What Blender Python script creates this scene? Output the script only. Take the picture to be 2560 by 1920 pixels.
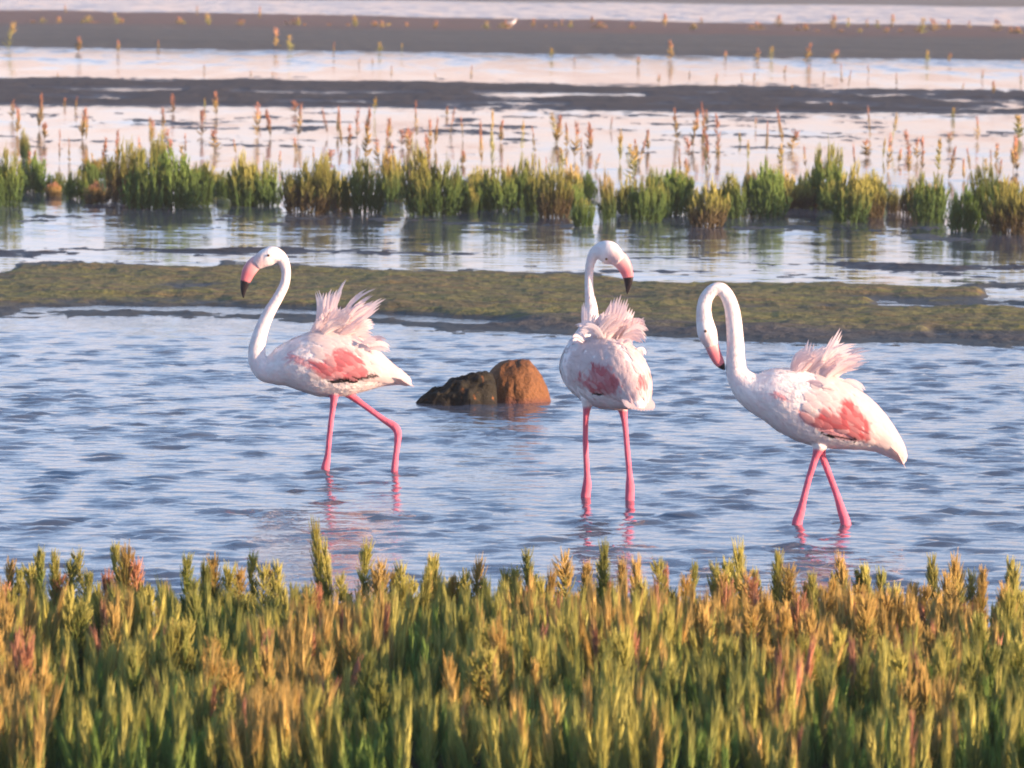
import bpy, math, random
import numpy as np
from mathutils import Vector, Matrix

for o in list(bpy.data.objects):
    bpy.data.objects.remove(o)
S = bpy.context.scene
C = S.collection
R = math.radians

# ------------------------------------------------------------------ camera
F = 14050.0            # focal length in pixels of the 2560 x 1920 photograph (long telephoto)
H = 2.2                # eye height over the water
YH = -60.0             # pixel row of the horizon
ROLL = R(0.55)
PITCH = math.atan((960.0 - YH) / F)
fw = np.array([0.0, math.cos(PITCH), -math.sin(PITCH)])
r0 = np.array([1.0, 0.0, 0.0])
u0 = np.array([0.0, math.sin(PITCH), math.cos(PITCH)])
rc = math.cos(ROLL) * r0 + math.sin(ROLL) * u0
uc = -math.sin(ROLL) * r0 + math.cos(ROLL) * u0
EYE = np.array([0.0, 0.0, H])
cam = bpy.data.cameras.new('camera')
cam_o = bpy.data.objects.new('camera', cam)
C.objects.link(cam_o)
cam.sensor_width = 36.0
cam.lens = 36.0 * F / 2560.0
cam.clip_start = 0.5
cam.clip_end = 20000.0
cam_o.matrix_world = Matrix(((rc[0], uc[0], -fw[0], 0), (rc[1], uc[1], -fw[1], 0), (rc[2], uc[2], -fw[2], H), (0, 0, 0, 1)))
cam.dof.use_dof = True
cam.dof.focus_distance = 24.5
cam.dof.aperture_fstop = 11.0
S.camera = cam_o

# ------------------------------------------------------------------ sky, sun, exposure
SUN_AZ = 111.0         # degrees clockwise from the viewing direction: low sun from the right
SUN_EL = 10.0
world = bpy.data.worlds.new('World')
S.world = world
world.use_nodes = True
wn = world.node_tree
bg = wn.nodes['Background']
bg.inputs['Strength'].default_value = 0.15
sky = wn.nodes.new('ShaderNodeTexSky')
sky.sky_type = 'NISHITA'
sky.sun_disc = False
sky.sun_elevation = R(SUN_EL)
sky.sun_rotation = R(SUN_AZ)
sky.air_density = 1.0
sky.dust_density = 0.4
sky.ozone_density = 3.0
# evening haze: rose towards the horizon all round, clear blue above
wtc = wn.nodes.new('ShaderNodeTexCoord')
wsx = wn.nodes.new('ShaderNodeSeparateXYZ')
wn.links.new(wtc.outputs['Generated'], wsx.inputs[0])
wr = wn.nodes.new('ShaderNodeValToRGB')
wr.color_ramp.elements[0].position = 0.0
wr.color_ramp.elements[0].color = (1.06, 0.79, 1.13, 1)
wr.color_ramp.elements[1].position = 0.5
wr.color_ramp.elements[1].color = (1.10, 0.95, 0.91, 1)
e = wr.color_ramp.elements.new(0.17)
e.color = (1.16, 0.90, 0.94, 1)
wn.links.new(wsx.outputs['Z'], wr.inputs[0])
wm = wn.nodes.new('ShaderNodeMix')
wm.data_type = 'RGBA'
wm.blend_type = 'MULTIPLY'
wm.inputs[0].default_value = 1.0
wn.links.new(sky.outputs[0], wm.inputs[6])
wn.links.new(wr.outputs[0], wm.inputs[7])
wn.links.new(wm.outputs[2], bg.inputs['Color'])

sun = bpy.data.lights.new('sun', 'SUN')
sun.energy = 4.4
sun.angle = R(0.6)
sun.color = (1.0, 0.68, 0.45)
sun_o = bpy.data.objects.new('sun', sun)
C.objects.link(sun_o)
sd = Vector((math.sin(R(SUN_AZ)) * math.cos(R(SUN_EL)), math.cos(R(SUN_AZ)) * math.cos(R(SUN_EL)), math.sin(R(SUN_EL))))
sun_o.rotation_euler = sd.to_track_quat('Z', 'Y').to_euler()

vs = S.view_settings
vs.view_transform = 'Standard'
vs.look = 'None'
vs.exposure = 1.3
vs.gamma = 1.0
vs.use_curve_mapping = False
S.cycles.filter_width = 1.9
S.cycles.use_denoising = True
S.cycles.max_bounces = 6

# ------------------------------------------------------------------ pixel <-> place
def ray(x, y):
    x = np.asarray(x, float); y = np.asarray(y, float)
    return fw + ((x - 1280.0)[..., None] * rc - (y - 960.0)[..., None] * uc) / F

def gp(x, y, z=0.0):
    """where the line of sight through pixel (x, y) meets height z"""
    d = ray(x, y)
    t = (z - H) / d[..., 2]
    return EYE + d * t[..., None]

def pp(x, y, Y):
    """point on that line of sight at distance Y"""
    d = ray(x, y)
    t = np.asarray(Y) / d[..., 1]
    return EYE + d * t[..., None]

def proj(P):
    v = np.asarray(P, float) - EYE
    w = v @ fw
    return 1280.0 + F * (v @ rc) / w, 960.0 - F * (v @ uc) / w

def hash2(ix, iy, seed):
    h = (ix.astype(np.int64) * 374761393 + iy.astype(np.int64) * 668265263 + seed * 1442695041) & 0xFFFFFFFF
    h = ((h ^ (h >> 13)) * 1274126177) & 0xFFFFFFFF
    return ((h ^ (h >> 16)) & 0xFFFF) / 65535.0

def vnoise(x, y, seed=0):
    x = np.asarray(x, float); y = np.asarray(y, float)
    ix = np.floor(x); iy = np.floor(y)
    fx = x - ix; fy = y - iy
    fx = fx * fx * (3 - 2 * fx); fy = fy * fy * (3 - 2 * fy)
    a = hash2(ix, iy, seed); b = hash2(ix + 1, iy, seed)
    c = hash2(ix, iy + 1, seed); d = hash2(ix + 1, iy + 1, seed)
    return (a * (1 - fx) + b * fx) * (1 - fy) + (c * (1 - fx) + d * fx) * fy

def fbm(x, y, seed=0, oct=4):
    s = 0.0; a = 0.5; t = 0.0
    for i in range(oct):
        s = s + a * vnoise(x, y, seed + i * 17); t += a
        x = x * 2.03 + 5.1; y = y * 2.03 + 1.7; a *= 0.5
    return s / t

def smooth(a, b, x):
    t = np.clip((x - a) / (b - a), 0, 1)
    return t * t * (3 - 2 * t)

# ------------------------------------------------------------------ materials
def new_mat(name):
    m = bpy.data.materials.new(name)
    m.use_nodes = True
    nt = m.node_tree
    return m, nt, nt.nodes['Principled BSDF'], nt.nodes['Material Output']

def N(nt, t, **kw):
    n = nt.nodes.new(t)
    for k, v in kw.items():
        setattr(n, k, v)
    return n

def noise(nt, vec, scale, detail=4, rough=0.55, sc=None):
    if sc is not None:
        mp = N(nt, 'ShaderNodeMapping')
        mp.inputs['Scale'].default_value = sc
        nt.links.new(vec, mp.inputs[0]); vec = mp.outputs[0]
    n = N(nt, 'ShaderNodeTexNoise')
    n.inputs['Scale'].default_value = scale
    n.inputs['Detail'].default_value = detail
    n.inputs['Roughness'].default_value = rough
    nt.links.new(vec, n.inputs['Vector'])
    return n.outputs['Fac']

def ramp(nt, fac, stops):
    r = N(nt, 'ShaderNodeValToRGB')
    els = r.color_ramp.elements
    while len(els) < len(stops):
        els.new(0.5)
    for e, (p, c) in zip(els, stops):
        e.position = p
        e.color = (c[0], c[1], c[2], 1) if not isinstance(c, (int, float)) else (c, c, c, 1)
    nt.links.new(fac, r.inputs[0])
    return r.outputs[0]

def mixc(nt, fac, a, b, mode='MIX'):
    m = N(nt, 'ShaderNodeMix', data_type='RGBA', blend_type=mode)
    for i, v in ((0, fac), (6, a), (7, b)):
        if isinstance(v, (int, float)):
            m.inputs[i].default_value = v
        elif isinstance(v, tuple):
            m.inputs[i].default_value = (*v, 1)
        else:
            nt.links.new(v, m.inputs[i])
    return m.outputs[2]

def math_n(nt, op, a, b=None):
    m = N(nt, 'ShaderNodeMath', operation=op)
    for i, v in ((0, a), (1, b)):
        if v is None:
            continue
        if isinstance(v, (int, float)):
            m.inputs[i].default_value = v
        else:
            nt.links.new(v, m.inputs[i])
    return m.outputs[0]

def bump(nt, bs, h, dist, strength=1.0):
    b = N(nt, 'ShaderNodeBump')
    b.inputs['Distance'].default_value = dist
    b.inputs['Strength'].default_value = strength if isinstance(strength, (int, float)) else 1.0
    if not isinstance(strength, (int, float)):
        nt.links.new(strength, b.inputs['Strength'])
    nt.links.new(h, b.inputs['Height'])
    nt.links.new(b.outputs[0], bs.inputs['Normal'])

def leaf_mat(name, trans=0.35, rough=0.5, vary=0.12, attr='Col'):
    """colour from the mesh's own colour attribute, light passing through thin tissue"""
    m, nt, bs, out = new_mat(name)
    at = N(nt, 'ShaderNodeAttribute', attribute_name=attr)
    oi = N(nt, 'ShaderNodeObjectInfo')
    hs = N(nt, 'ShaderNodeHueSaturation')
    nt.links.new(at.outputs['Color'], hs.inputs['Color'])
    v = N(nt, 'ShaderNodeMapRange')
    v.inputs[3].default_value = 1 - vary; v.inputs[4].default_value = 1 + vary
    nt.links.new(oi.outputs['Random'], v.inputs[0])
    nt.links.new(v.outputs[0], hs.inputs['Value'])
    nt.links.new(hs.outputs[0], bs.inputs['Base Color'])
    bs.inputs['Roughness'].default_value = rough
    bs.inputs['Specular IOR Level'].default_value = 0.25
    tr = N(nt, 'ShaderNodeBsdfTranslucent')
    nt.links.new(hs.outputs[0], tr.inputs['Color'])
    mx = N(nt, 'ShaderNodeMixShader')
    mx.inputs[0].default_value = trans
    nt.links.new(bs.outputs[0], mx.inputs[1]); nt.links.new(tr.outputs[0], mx.inputs[2])
    nt.links.new(mx.outputs[0], out.inputs['Surface'])
    return m

M = {}
M['plant'] = leaf_mat('glasswort_tissue', 0.45, 0.7)
M['feather'] = leaf_mat('feather', 0.5, 0.75, 0.03)

def plumage():
    m, nt, bs, out = new_mat('plumage')
    at = N(nt, 'ShaderNodeAttribute', attribute_name='Col')
    tc = N(nt, 'ShaderNodeTexCoord')
    n1 = noise(nt, tc.outputs['Object'], 45, 4, 0.65, (1, 1, 0.5))
    col = mixc(nt, 0.55, at.outputs['Color'], ramp(nt, n1, [(0.3, (0.86, 0.82, 0.82)), (0.7, (1.0, 1.0, 1.0))]), 'MULTIPLY')
    nt.links.new(col, bs.inputs['Base Color'])
    bs.inputs['Roughness'].default_value = 0.75
    bs.inputs['Specular IOR Level'].default_value = 0.2
    bs.inputs['Subsurface Weight'].default_value = 0.12
    bs.inputs['Subsurface Radius'].default_value = (0.02, 0.012, 0.010)
    bs.inputs['Subsurface Scale'].default_value = 0.5
    bump(nt, bs, n1, 0.006, 0.7)
    return m
M['plumage'] = plumage()

def simple(name, col, rough=0.5, spec=0.4):
    m, nt, bs, out = new_mat(name)
    tc = N(nt, 'ShaderNodeTexCoord')
    n1 = noise(nt, tc.outputs['Object'], 60, 3)
    nt.links.new(mixc(nt, n1, tuple(c * 0.8 for c in col), tuple(min(1, c * 1.2) for c in col)), bs.inputs['Base Color'])
    bs.inputs['Roughness'].default_value = rough
    bs.inputs['Specular IOR Level'].default_value = spec
    return m
M['bill'] = leaf_mat('bill_pink', 0.06, 0.45, 0.03)
M['bill_tip'] = simple('bill_black', (0.018, 0.014, 0.016), 0.4)
M['eye'] = simple('eye', (0.10, 0.06, 0.03), 0.2)

def water_mat(name, near):
    m, nt, bs, out = new_mat(name)
    geo = N(nt, 'ShaderNodeNewGeometry')
    pos = geo.outputs['Position']
    bs.inputs['Roughness'].default_value = 0.06
    bs.inputs['IOR'].default_value = 1.33
    n0 = noise(nt, pos, 0.5, 3, 0.5)
    nt.links.new(ramp(nt, n0, [(0.35, (0.075, 0.095, 0.135)), (0.7, (0.10, 0.125, 0.165))]), bs.inputs['Base Color'])
    if near:
        h = noise(nt, pos, 11.0, 3, 0.6, (0.8, 1.0, 1.0))
        bump(nt, bs, h, 0.007, 0.8)
    else:
        sep = N(nt, 'ShaderNodeSeparateXYZ'); nt.links.new(pos, sep.inputs[0])
        far = N(nt, 'ShaderNodeMapRange'); far.clamp = True
        far.inputs[1].default_value = 125.0; far.inputs[2].default_value = 175.0
        far.inputs[3].default_value = 0.0; far.inputs[4].default_value = 1.0
        nt.links.new(sep.outputs['Y'], far.inputs[0])
        def ntex(scale, sc):
            mp = N(nt, 'ShaderNodeMapping'); mp.inputs['Scale'].default_value = sc
            nt.links.new(pos, mp.inputs[0])
            n = N(nt, 'ShaderNodeTexNoise'); n.inputs['Scale'].default_value = scale; n.inputs['Detail'].default_value = 4; n.inputs['Roughness'].default_value = 0.6
            nt.links.new(mp.outputs[0], n.inputs['Vector'])
            v = N(nt, 'ShaderNodeVectorMath', operation='SUBTRACT'); nt.links.new(n.outputs['Color'], v.inputs[0]); v.inputs[1].default_value = (0.5, 0.5, 0.5)
            return v.outputs[0]
        cat = noise(nt, pos, 0.12, 3, 0.5, (0.35, 1.6, 1.0))       # cat's-paws of wind on the calm pools
        k = math_n(nt, 'ADD', ramp(nt, cat, [(0.45, 0.03), (0.68, 0.11)]), math_n(nt, 'MULTIPLY', far.outputs[0], 1.2))
        a = N(nt, 'ShaderNodeVectorMath', operation='ADD')
        nt.links.new(ntex(3.0, (0.7, 1.0, 1.0)), a.inputs[0]); nt.links.new(ntex(0.9, (1.0, 0.16, 1.0)), a.inputs[1])
        sc_ = N(nt, 'ShaderNodeVectorMath', operation='SCALE'); nt.links.new(a.outputs[0], sc_.inputs[0]); nt.links.new(k, sc_.inputs['Scale'])
        fl = N(nt, 'ShaderNodeVectorMath', operation='MULTIPLY'); nt.links.new(sc_.outputs[0], fl.inputs[0]); fl.inputs[1].default_value = (1, 1, 0)
        ad = N(nt, 'ShaderNodeVectorMath', operation='ADD'); nt.links.new(fl.outputs[0], ad.inputs[0]); nt.links.new(geo.outputs['Normal'], ad.inputs[1])
        nr = N(nt, 'ShaderNodeVectorMath', operation='NORMALIZE'); nt.links.new(ad.outputs[0], nr.inputs[0])
        nt.links.new(nr.outputs[0], bs.inputs['Normal'])
    return m
M['ripples'] = water_mat('rippled_water', True)
M['pool'] = water_mat('calm_water', False)

def ground_mat(name, stops, scale, sc=(1, 1, 1), wet=(0.03, 0.032, 0.035), wet_z=(0.0, 0.02), wet_rough=0.25, rough=0.85, fine=30, bumpd=0.02, edge=None):
    """mud, weed and sand; ground close to the water line is dark and wet"""
    m, nt, bs, out = new_mat(name)
    geo = N(nt, 'ShaderNodeNewGeometry')
    pos = geo.outputs['Position']
    n1 = noise(nt, pos, scale, 6, 0.62, sc)
    n2 = noise(nt, pos, fine, 4, 0.6)
    c = ramp(nt, n1, stops)
    if edge:
        at = N(nt, 'ShaderNodeAttribute', attribute_name='across')
        w = math_n(nt, 'ADD', at.outputs['Fac'], math_n(nt, 'MULTIPLY', math_n(nt, 'SUBTRACT', n1, 0.5), edge[2]))
        f = N(nt, 'ShaderNodeMapRange'); f.inputs[1].default_value = edge[0]; f.inputs[2].default_value = edge[1]
        nt.links.new(w, f.inputs[0])
        c = mixc(nt, f.outputs[0], c, edge[3])
    c = mixc(nt, 0.6, c, ramp(nt, n2, [(0.3, (0.55, 0.55, 0.55)), (0.7, (1.25, 1.25, 1.25))]), 'MULTIPLY')
    sep = N(nt, 'ShaderNodeSeparateXYZ'); nt.links.new(pos, sep.inputs[0])
    dz = math_n(nt, 'ADD', sep.outputs['Z'], math_n(nt, 'MULTIPLY', math_n(nt, 'SUBTRACT', n1, 0.5), (wet_z[1] - wet_z[0])))
    mr = N(nt, 'ShaderNodeMapRange'); mr.inputs[1].default_value = wet_z[0]; mr.inputs[2].default_value = wet_z[1]
    nt.links.new(dz, mr.inputs[0])
    nt.links.new(mixc(nt, mr.outputs[0], wet, c), bs.inputs['Base Color'])
    rr = N(nt, 'ShaderNodeMapRange'); rr.inputs[3].default_value = wet_rough; rr.inputs[4].default_value = rough
    nt.links.new(mr.outputs[0], rr.inputs[0]); nt.links.new(rr.outputs[0], bs.inputs['Roughness'])
    bs.inputs['Specular IOR Level'].default_value = 0.25
    bump(nt, bs, n2, bumpd, 0.8)
    return m
M['algae'] = ground_mat('algae_mud', [(0.26, (0.08, 0.065, 0.055)), (0.38, (0.22, 0.165, 0.065)), (0.45, (0.11, 0.095, 0.05)), (0.54, (0.19, 0.185, 0.055)), (0.63, (0.12, 0.10, 0.06)), (0.74, (0.34, 0.25, 0.09))],
                        3.6, (0.26, 1.5, 1), wet=(0.05, 0.05, 0.042), wet_z=(0.012, 0.030), fine=14, bumpd=0.03, rough=0.9, wet_rough=0.55, edge=(0.27, 0.17, 0.22, (0.085, 0.082, 0.08)))
M['dark_mud'] = ground_mat('dark_mud', [(0.3, (0.024, 0.023, 0.026)), (0.7, (0.065, 0.058, 0.052))], 0.5, (0.3, 2, 1), wet=(0.03, 0.032, 0.04), wet_z=(0.0, 0.03), fine=5, bumpd=0.06, wet_rough=0.5)
M['grey_silt'] = ground_mat('grey_silt', [(0.3, (0.055, 0.060, 0.052)), (0.7, (0.095, 0.092, 0.078))], 0.15, (0.15, 1, 1), wet=(0.07, 0.062, 0.055), wet_z=(0.0, 0.06), fine=3, bumpd=0.08, wet_rough=0.7,
                            edge=(0.48, 0.60, 0.14, (0.12, 0.062, 0.045)))
M['far_land'] = ground_mat('far_land', [(0.3, (0.04, 0.05, 0.045)), (0.7, (0.06, 0.065, 0.055))], 0.05, (0.2, 1, 1), fine=1, bumpd=0.1)
M['shore'] = ground_mat('shore_soil', [(0.3, (0.03, 0.035, 0.018)), (0.7, (0.06, 0.06, 0.03))], 2.0, fine=20)
M['bed'] = ground_mat('lake_bed', [(0.3, (0.06, 0.055, 0.045)), (0.7, (0.10, 0.09, 0.07))], 1.0, fine=10)

# ------------------------------------------------------------------ mesh helpers
def mesh_from(name, V, Fc, mat, cols=None, smooth_sh=True, attr=None):
    me = bpy.data.meshes.new(name)
    V = np.asarray(V, np.float32).reshape(-1, 3)
    if isinstance(Fc, np.ndarray) and Fc.ndim == 2:
        k = Fc.shape[1]; nf = len(Fc)
        me.vertices.add(len(V)); me.vertices.foreach_set('co', V.ravel())
        me.loops.add(nf * k); me.loops.foreach_set('vertex_index', Fc.astype(np.int32).ravel())
        me.polygons.add(nf)
        me.polygons.foreach_set('loop_start', np.arange(0, nf * k, k, dtype=np.int32))
        me.update(calc_edges=True)
    else:
        me.from_pydata(V.tolist(), [], [list(map(int, f)) for f in Fc])
    me.validate()
    if smooth_sh:
        me.polygons.foreach_set('use_smooth', np.ones(len(me.polygons), bool))
    if cols is not None:
        a = me.color_attributes.new('Col', 'FLOAT_COLOR', 'POINT')
        cc = np.ones((len(V), 4), np.float32); cc[:, :3] = np.clip(cols, 0, 1)
        a.data.foreach_set('color', cc.ravel())
    if attr is not None:
        a = me.attributes.new(attr[0], 'FLOAT', 'POINT')
        a.data.foreach_set('value', np.asarray(attr[1], np.float32))
    if mat is not None:
        me.materials.append(mat)
    me.update()
    return me

def link(name, me, parent=None):
    o = bpy.data.objects.new(name, me)
    C.objects.link(o)
    if parent is not None:
        o.parent = parent
    return o

def tag(o, label=None, cat=None, group=None, kind=None):
    if label: o['label'] = label
    if cat: o['category'] = cat
    if group: o['group'] = group
    if kind: o['kind'] = kind
    return o

def grid_faces(nr, nc):
    i = np.arange(nr * nc).reshape(nr, nc)
    return np.stack([i[:-1, :-1], i[:-1, 1:], i[1:, 1:], i[1:, :-1]], -1).reshape(-1, 4)

# ------------------------------------------------------------------ water
rng = np.random.default_rng(7)
def wave_height(X, Y, lam0=0.068, lam1=3.8, seed=11):
    Z = np.zeros_like(X)
    r = np.random.default_rng(seed)
    for i in range(46):
        lam = lam0 * (lam1 ** r.random())
        th = r.normal(math.radians(78), math.radians(36))
        k = 2 * math.pi / lam
        sl = 0.0215 * (0.6 + 0.8 * r.random())
        Z += sl / k * np.sin(k * (math.cos(th) * X + math.sin(th) * Y) + r.random() * 6.283)
    return Z
ys = np.linspace(13.0, 39.0, 1040)
xs = np.linspace(-6.6, 6.6, 280)
X, Y = np.meshgrid(xs, ys)
gust = (0.42 + 2.0 * smooth(0.42, 0.70, fbm(X * 6.5 + 3, Y * 3.8 + 8, 5, 2))) * (0.7 + 0.6 * fbm(X * 0.5, Y * 0.3, 6, 2))
amp = smooth(38.3, 32.0, Y) * (0.25 + 0.75 * smooth(38.5, 28.0, Y)) * smooth(6.6, 5.6, np.abs(X)) * smooth(13.0, 14.0, Y)
Zw = wave_height(X + 0.05 * np.sin(Y * 3), Y) * amp * gust
# rings spreading from each leg that stands in the water
LEGPX = [(814, 1174), (986, 1178), (1464, 1241), (1574, 1249), (1994, 1309), (2114, 1311)]
for (lx, ly) in LEGPX:
    g = gp(lx, ly)
    d = np.hypot(X - g[0], Y - g[1])
    Zw += 0.0055 * np.cos(2 * math.pi * d / 0.085) * np.exp(-d / 0.16) * smooth(0.0, 0.03, d)
w_near = link('water', mesh_from('water', np.stack([X, Y, Zw], -1).reshape(-1, 3), grid_faces(len(ys), len(xs)), M['ripples']))
tag(w_near, kind='structure')
V = [(-900, 2, 0), (-6.6, 2, 0), (-6.6, 39.0, 0), (-900, 39.0, 0), (6.6, 2, 0), (900, 2, 0), (900, 39.0, 0), (6.6, 39.0, 0),
     (-4000, 66.0, 0), (4000, 66.0, 0), (4000, 9000, 0), (-4000, 9000, 0), (-6.6, 13, 0), (6.6, 13, 0),
     (-900, 39.01, 0), (-10, 39.01, 0), (-10, 66, 0), (-900, 66, 0), (10, 39.01, 0), (900, 39.01, 0), (900, 66, 0), (10, 66, 0)]
pool = link('lagoon_water', mesh_from('lagoon_water', V, [(0, 1, 2, 3), (4, 5, 6, 7), (8, 9, 10, 11), (1, 4, 13, 12), (14, 15, 16, 17), (18, 19, 20, 21)], M['pool'], smooth_sh=False))
tag(pool, kind='structure')
ys = np.linspace(39.01, 66.0, 460); xs = np.linspace(-10, 10, 220)
X, Y = np.meshgrid(xs, ys)
amp = (0.22 + 0.28 * smooth(0.45, 0.7, fbm(X * 0.25, Y * 0.35, 15, 3))) * smooth(10, 9, np.abs(X)) * smooth(39.01, 39.6, Y) * smooth(66, 60, Y)
Zw = wave_height(X, Y, 0.13, 3.0, 19) * amp
tag(link('pool_water', mesh_from('pool_water', np.stack([X, Y, Zw], -1).reshape(-1, 3), grid_faces(len(ys), len(xs)), M['pool'])), kind='structure')
bed = link('ground', mesh_from('ground', [(-5000, -20, -0.35), (5000, -20, -0.35), (5000, 10000, -0.35), (-5000, 10000, -0.35)], [(0, 1, 2, 3)], M['bed'], smooth_sh=False))
tag(bed, kind='structure')

# ------------------------------------------------------------------ banks of mud, silt and weed
def bank(name, mat, near, far, h, rough_h, nscale, seed, margin=(10, 10), soft=0.25, ncol=420, step=1.6, skirt=-0.03, streaks=(), x0=-900, x1=3460):
    """near / far: outline of the bank as (pixel x, pixel y) on the water plane"""
    cx = np.r_[np.linspace(-9000, x0, 60)[:-1], np.linspace(x0, x1, ncol), np.linspace(x1, 11500, 60)[1:]]; ncol = len(cx)
    run_on = (cx - np.clip(cx, x0, x1)) * math.tan(ROLL)
    ny = np.interp(cx, [p[0] for p in near], [p[1] for p in near]) + run_on
    fy = np.interp(cx, [p[0] for p in far], [p[1] for p in far]) + run_on
    nr = max(12, int((np.max(ny - fy) + margin[0] + margin[1]) / step))
    t = np.linspace(0, 1, nr)[:, None]
    a = ny + margin[0]; b = fy - margin[1]
    py = a[None] * (1 - t) + b[None] * t
    px = np.repeat(cx[None], nr, 0)
    P = gp(px, py)
    v = (ny[None] - py) / (ny - fy)[None]
    n = fbm(P[..., 0] * nscale[0], P[..., 1] * nscale[1], seed, 5) - 0.5
    prof = smooth(-0.02, soft, v) * smooth(1.02, 1 - soft, v)
    z = -0.012 + h * prof + rough_h * n * (0.35 + 0.65 * prof)
    z += rough_h * 0.35 * (fbm(P[..., 0] * nscale[0] * 7, P[..., 1] * nscale[1] * 5, seed + 3, 3) - 0.5)
    for (sx0, sx1, sv, sw, dep) in streaks:
        u = (px - sx0) / (sx1 - sx0)
        wob = sv + 0.05 * (fbm(P[..., 0] * 2.2, P[..., 1] * 0 + 2, seed + 9, 3) - 0.5)
        z -= dep * np.exp(-((v - wob) / sw) ** 2) * smooth(0, 0.12, u) * smooth(1, 0.88, u)
    z = np.where((v < -0.0) | (v > 1.0), np.minimum(z, z * 0.9 - 0.004), z)
    z[0] = skirt; z[-1] = skirt
    P = P.copy(); P[..., 2] = z
    o = link(name, mesh_from(name, P.reshape(-1, 3), grid_faces(nr, ncol), mat, attr=('across', v.ravel())))
    return tag(o, kind='structure')

bank('algae_mudbank', M['algae'],
     [(-900, 770), (0, 803), (600, 806), (1100, 832), (1600, 858), (2000, 872), (2560, 878), (3460, 905)],
     [(-900, 628), (0, 648), (300, 634), (700, 650), (1300, 668), (1900, 682), (2560, 700), (3460, 720)],
     0.050, 0.080, (1.3, 1.6), 21, margin=(14, 26), soft=0.26, ncol=800, step=1.6,
     streaks=[(20, 640, 0.20, 0.035, 0.06), (380, 1330, 0.20, 0.04, 0.06), (900, 1230, 0.17, 0.03, 0.05), (200, 560, 0.90, 0.07, 0.06), (1480, 2450, 0.90, 0.06, 0.06), (2150, 2620, 0.62, 0.05, 0.06), (2300, 2640, 0.22, 0.03, 0.05), (-400, 60, 0.84, 0.10, 0.05), (2440, 2800, 0.78, 0.08, 0.06)])
bank('mud_islets', M['dark_mud'],
     [(-900, 640), (0, 652), (700, 660), (1300, 676), (1900, 694), (2560, 712), (3460, 735)],
     [(-900, 575), (0, 600), (700, 606), (1300, 618), (1900, 634), (2560, 650), (3460, 668)],
     0.006, 0.110, (1.0, 1.5), 39, margin=(8, 8), soft=0.6, ncol=700, step=1.5)
bank('weed_shoal', M['algae'],
     [(-900, 555), (0, 560), (600, 578), (1000, 584), (1500, 590), (2000, 602), (2560, 610), (3460, 640)],
     [(-900, 505), (0, 515), (600, 528), (1300, 540), (2000, 556), (2560, 566), (3460, 580)],
     -0.003, 0.095, (1.9, 1.6), 33, margin=(22, 14), soft=0.45, ncol=700, step=1.5)
bank('shoal', M['dark_mud'],
     [(-900, 372), (0, 380), (1280, 392), (2560, 408), (3460, 420)],
     [(-900, 240), (0, 248), (1280, 262), (2560, 272), (3460, 280)],
     -0.004, 0.105, (1.3, 0.75), 45, margin=(10, 10), soft=0.5, ncol=800, step=1.7)
bank('dark_mudbank', M['dark_mud'],
     [(-900, 256), (0, 262), (640, 270), (1280, 276), (1900, 282), (2560, 286), (3460, 296)],
     [(-900, 184), (0, 190), (640, 196), (1280, 204), (1900, 214), (2560, 223), (3460, 236)],
     0.050, 0.16, (0.55, 0.35), 57, margin=(14, 6), soft=0.16, ncol=700, step=1.3,
     streaks=[(20, 480, 0.58, 0.05, 0.09), (540, 1080, 0.55, 0.05, 0.09), (1160, 1640, 0.58, 0.07, 0.08), (2280, 2560, 0.52, 0.04, 0.09), (1900, 2300, 0.68, 0.04, 0.07)])
bank('silt_bank', M['grey_silt'],
     [(-900, 108), (0, 116), (640, 124), (1280, 132), (1900, 142), (2560, 150), (3460, 160)],
     [(-900, 16), (0, 27), (640, 36), (1280, 50), (1900, 61), (2560, 70), (3460, 84)],
     0.16, 0.16, (0.25, 0.10), 69, margin=(3, 2), soft=0.06, ncol=450, step=1.3)
# far shore beyond the last channel, running on to the horizon
cx = np.linspace(-9000, 11560, 120)
e0 = gp(cx, 4.0 + (cx - 1280) * 0.0098 + 1.2 * np.sin(cx * 0.011))
rows = []
for i, (dy, z) in enumerate([(0, -0.05), (3, 0.12), (60, 0.3), (400, 0.5), (3000, 1.0), (7000, 1.2)]):
    r_ = e0.copy(); r_[:, 1] += dy; r_[:, 0] *= (r_[:, 1] / e0[:, 1]); r_[:, 2] = z; rows.append(r_)
tag(link('far_shore', mesh_from('far_shore', np.stack(rows).reshape(-1, 3), grid_faces(len(rows), len(cx)), M['far_land'])), kind='structure')
# near shore under the plants
ys = np.linspace(2.0, 19.4, 120); xs = np.linspace(-7.5, 7.5, 150)
X, Y = np.meshgrid(xs, ys)
edge_y = 18.75 + 0.35 * (fbm(X * 0.9, X * 0 + 3, 81, 3) - 0.5)
Z = np.where(Y < edge_y, 0.02 + 0.05 * smooth(edge_y, edge_y - 2.0, Y), 0.02 - (Y - edge_y) * 0.25) + 0.02 * (fbm(X * 3, Y * 3, 82, 3) - 0.5)
tag(link('shore', mesh_from('shore', np.stack([X, Y, Z], -1).reshape(-1, 3), grid_faces(len(ys), len(xs)), M['shore'])), kind='structure')

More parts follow.
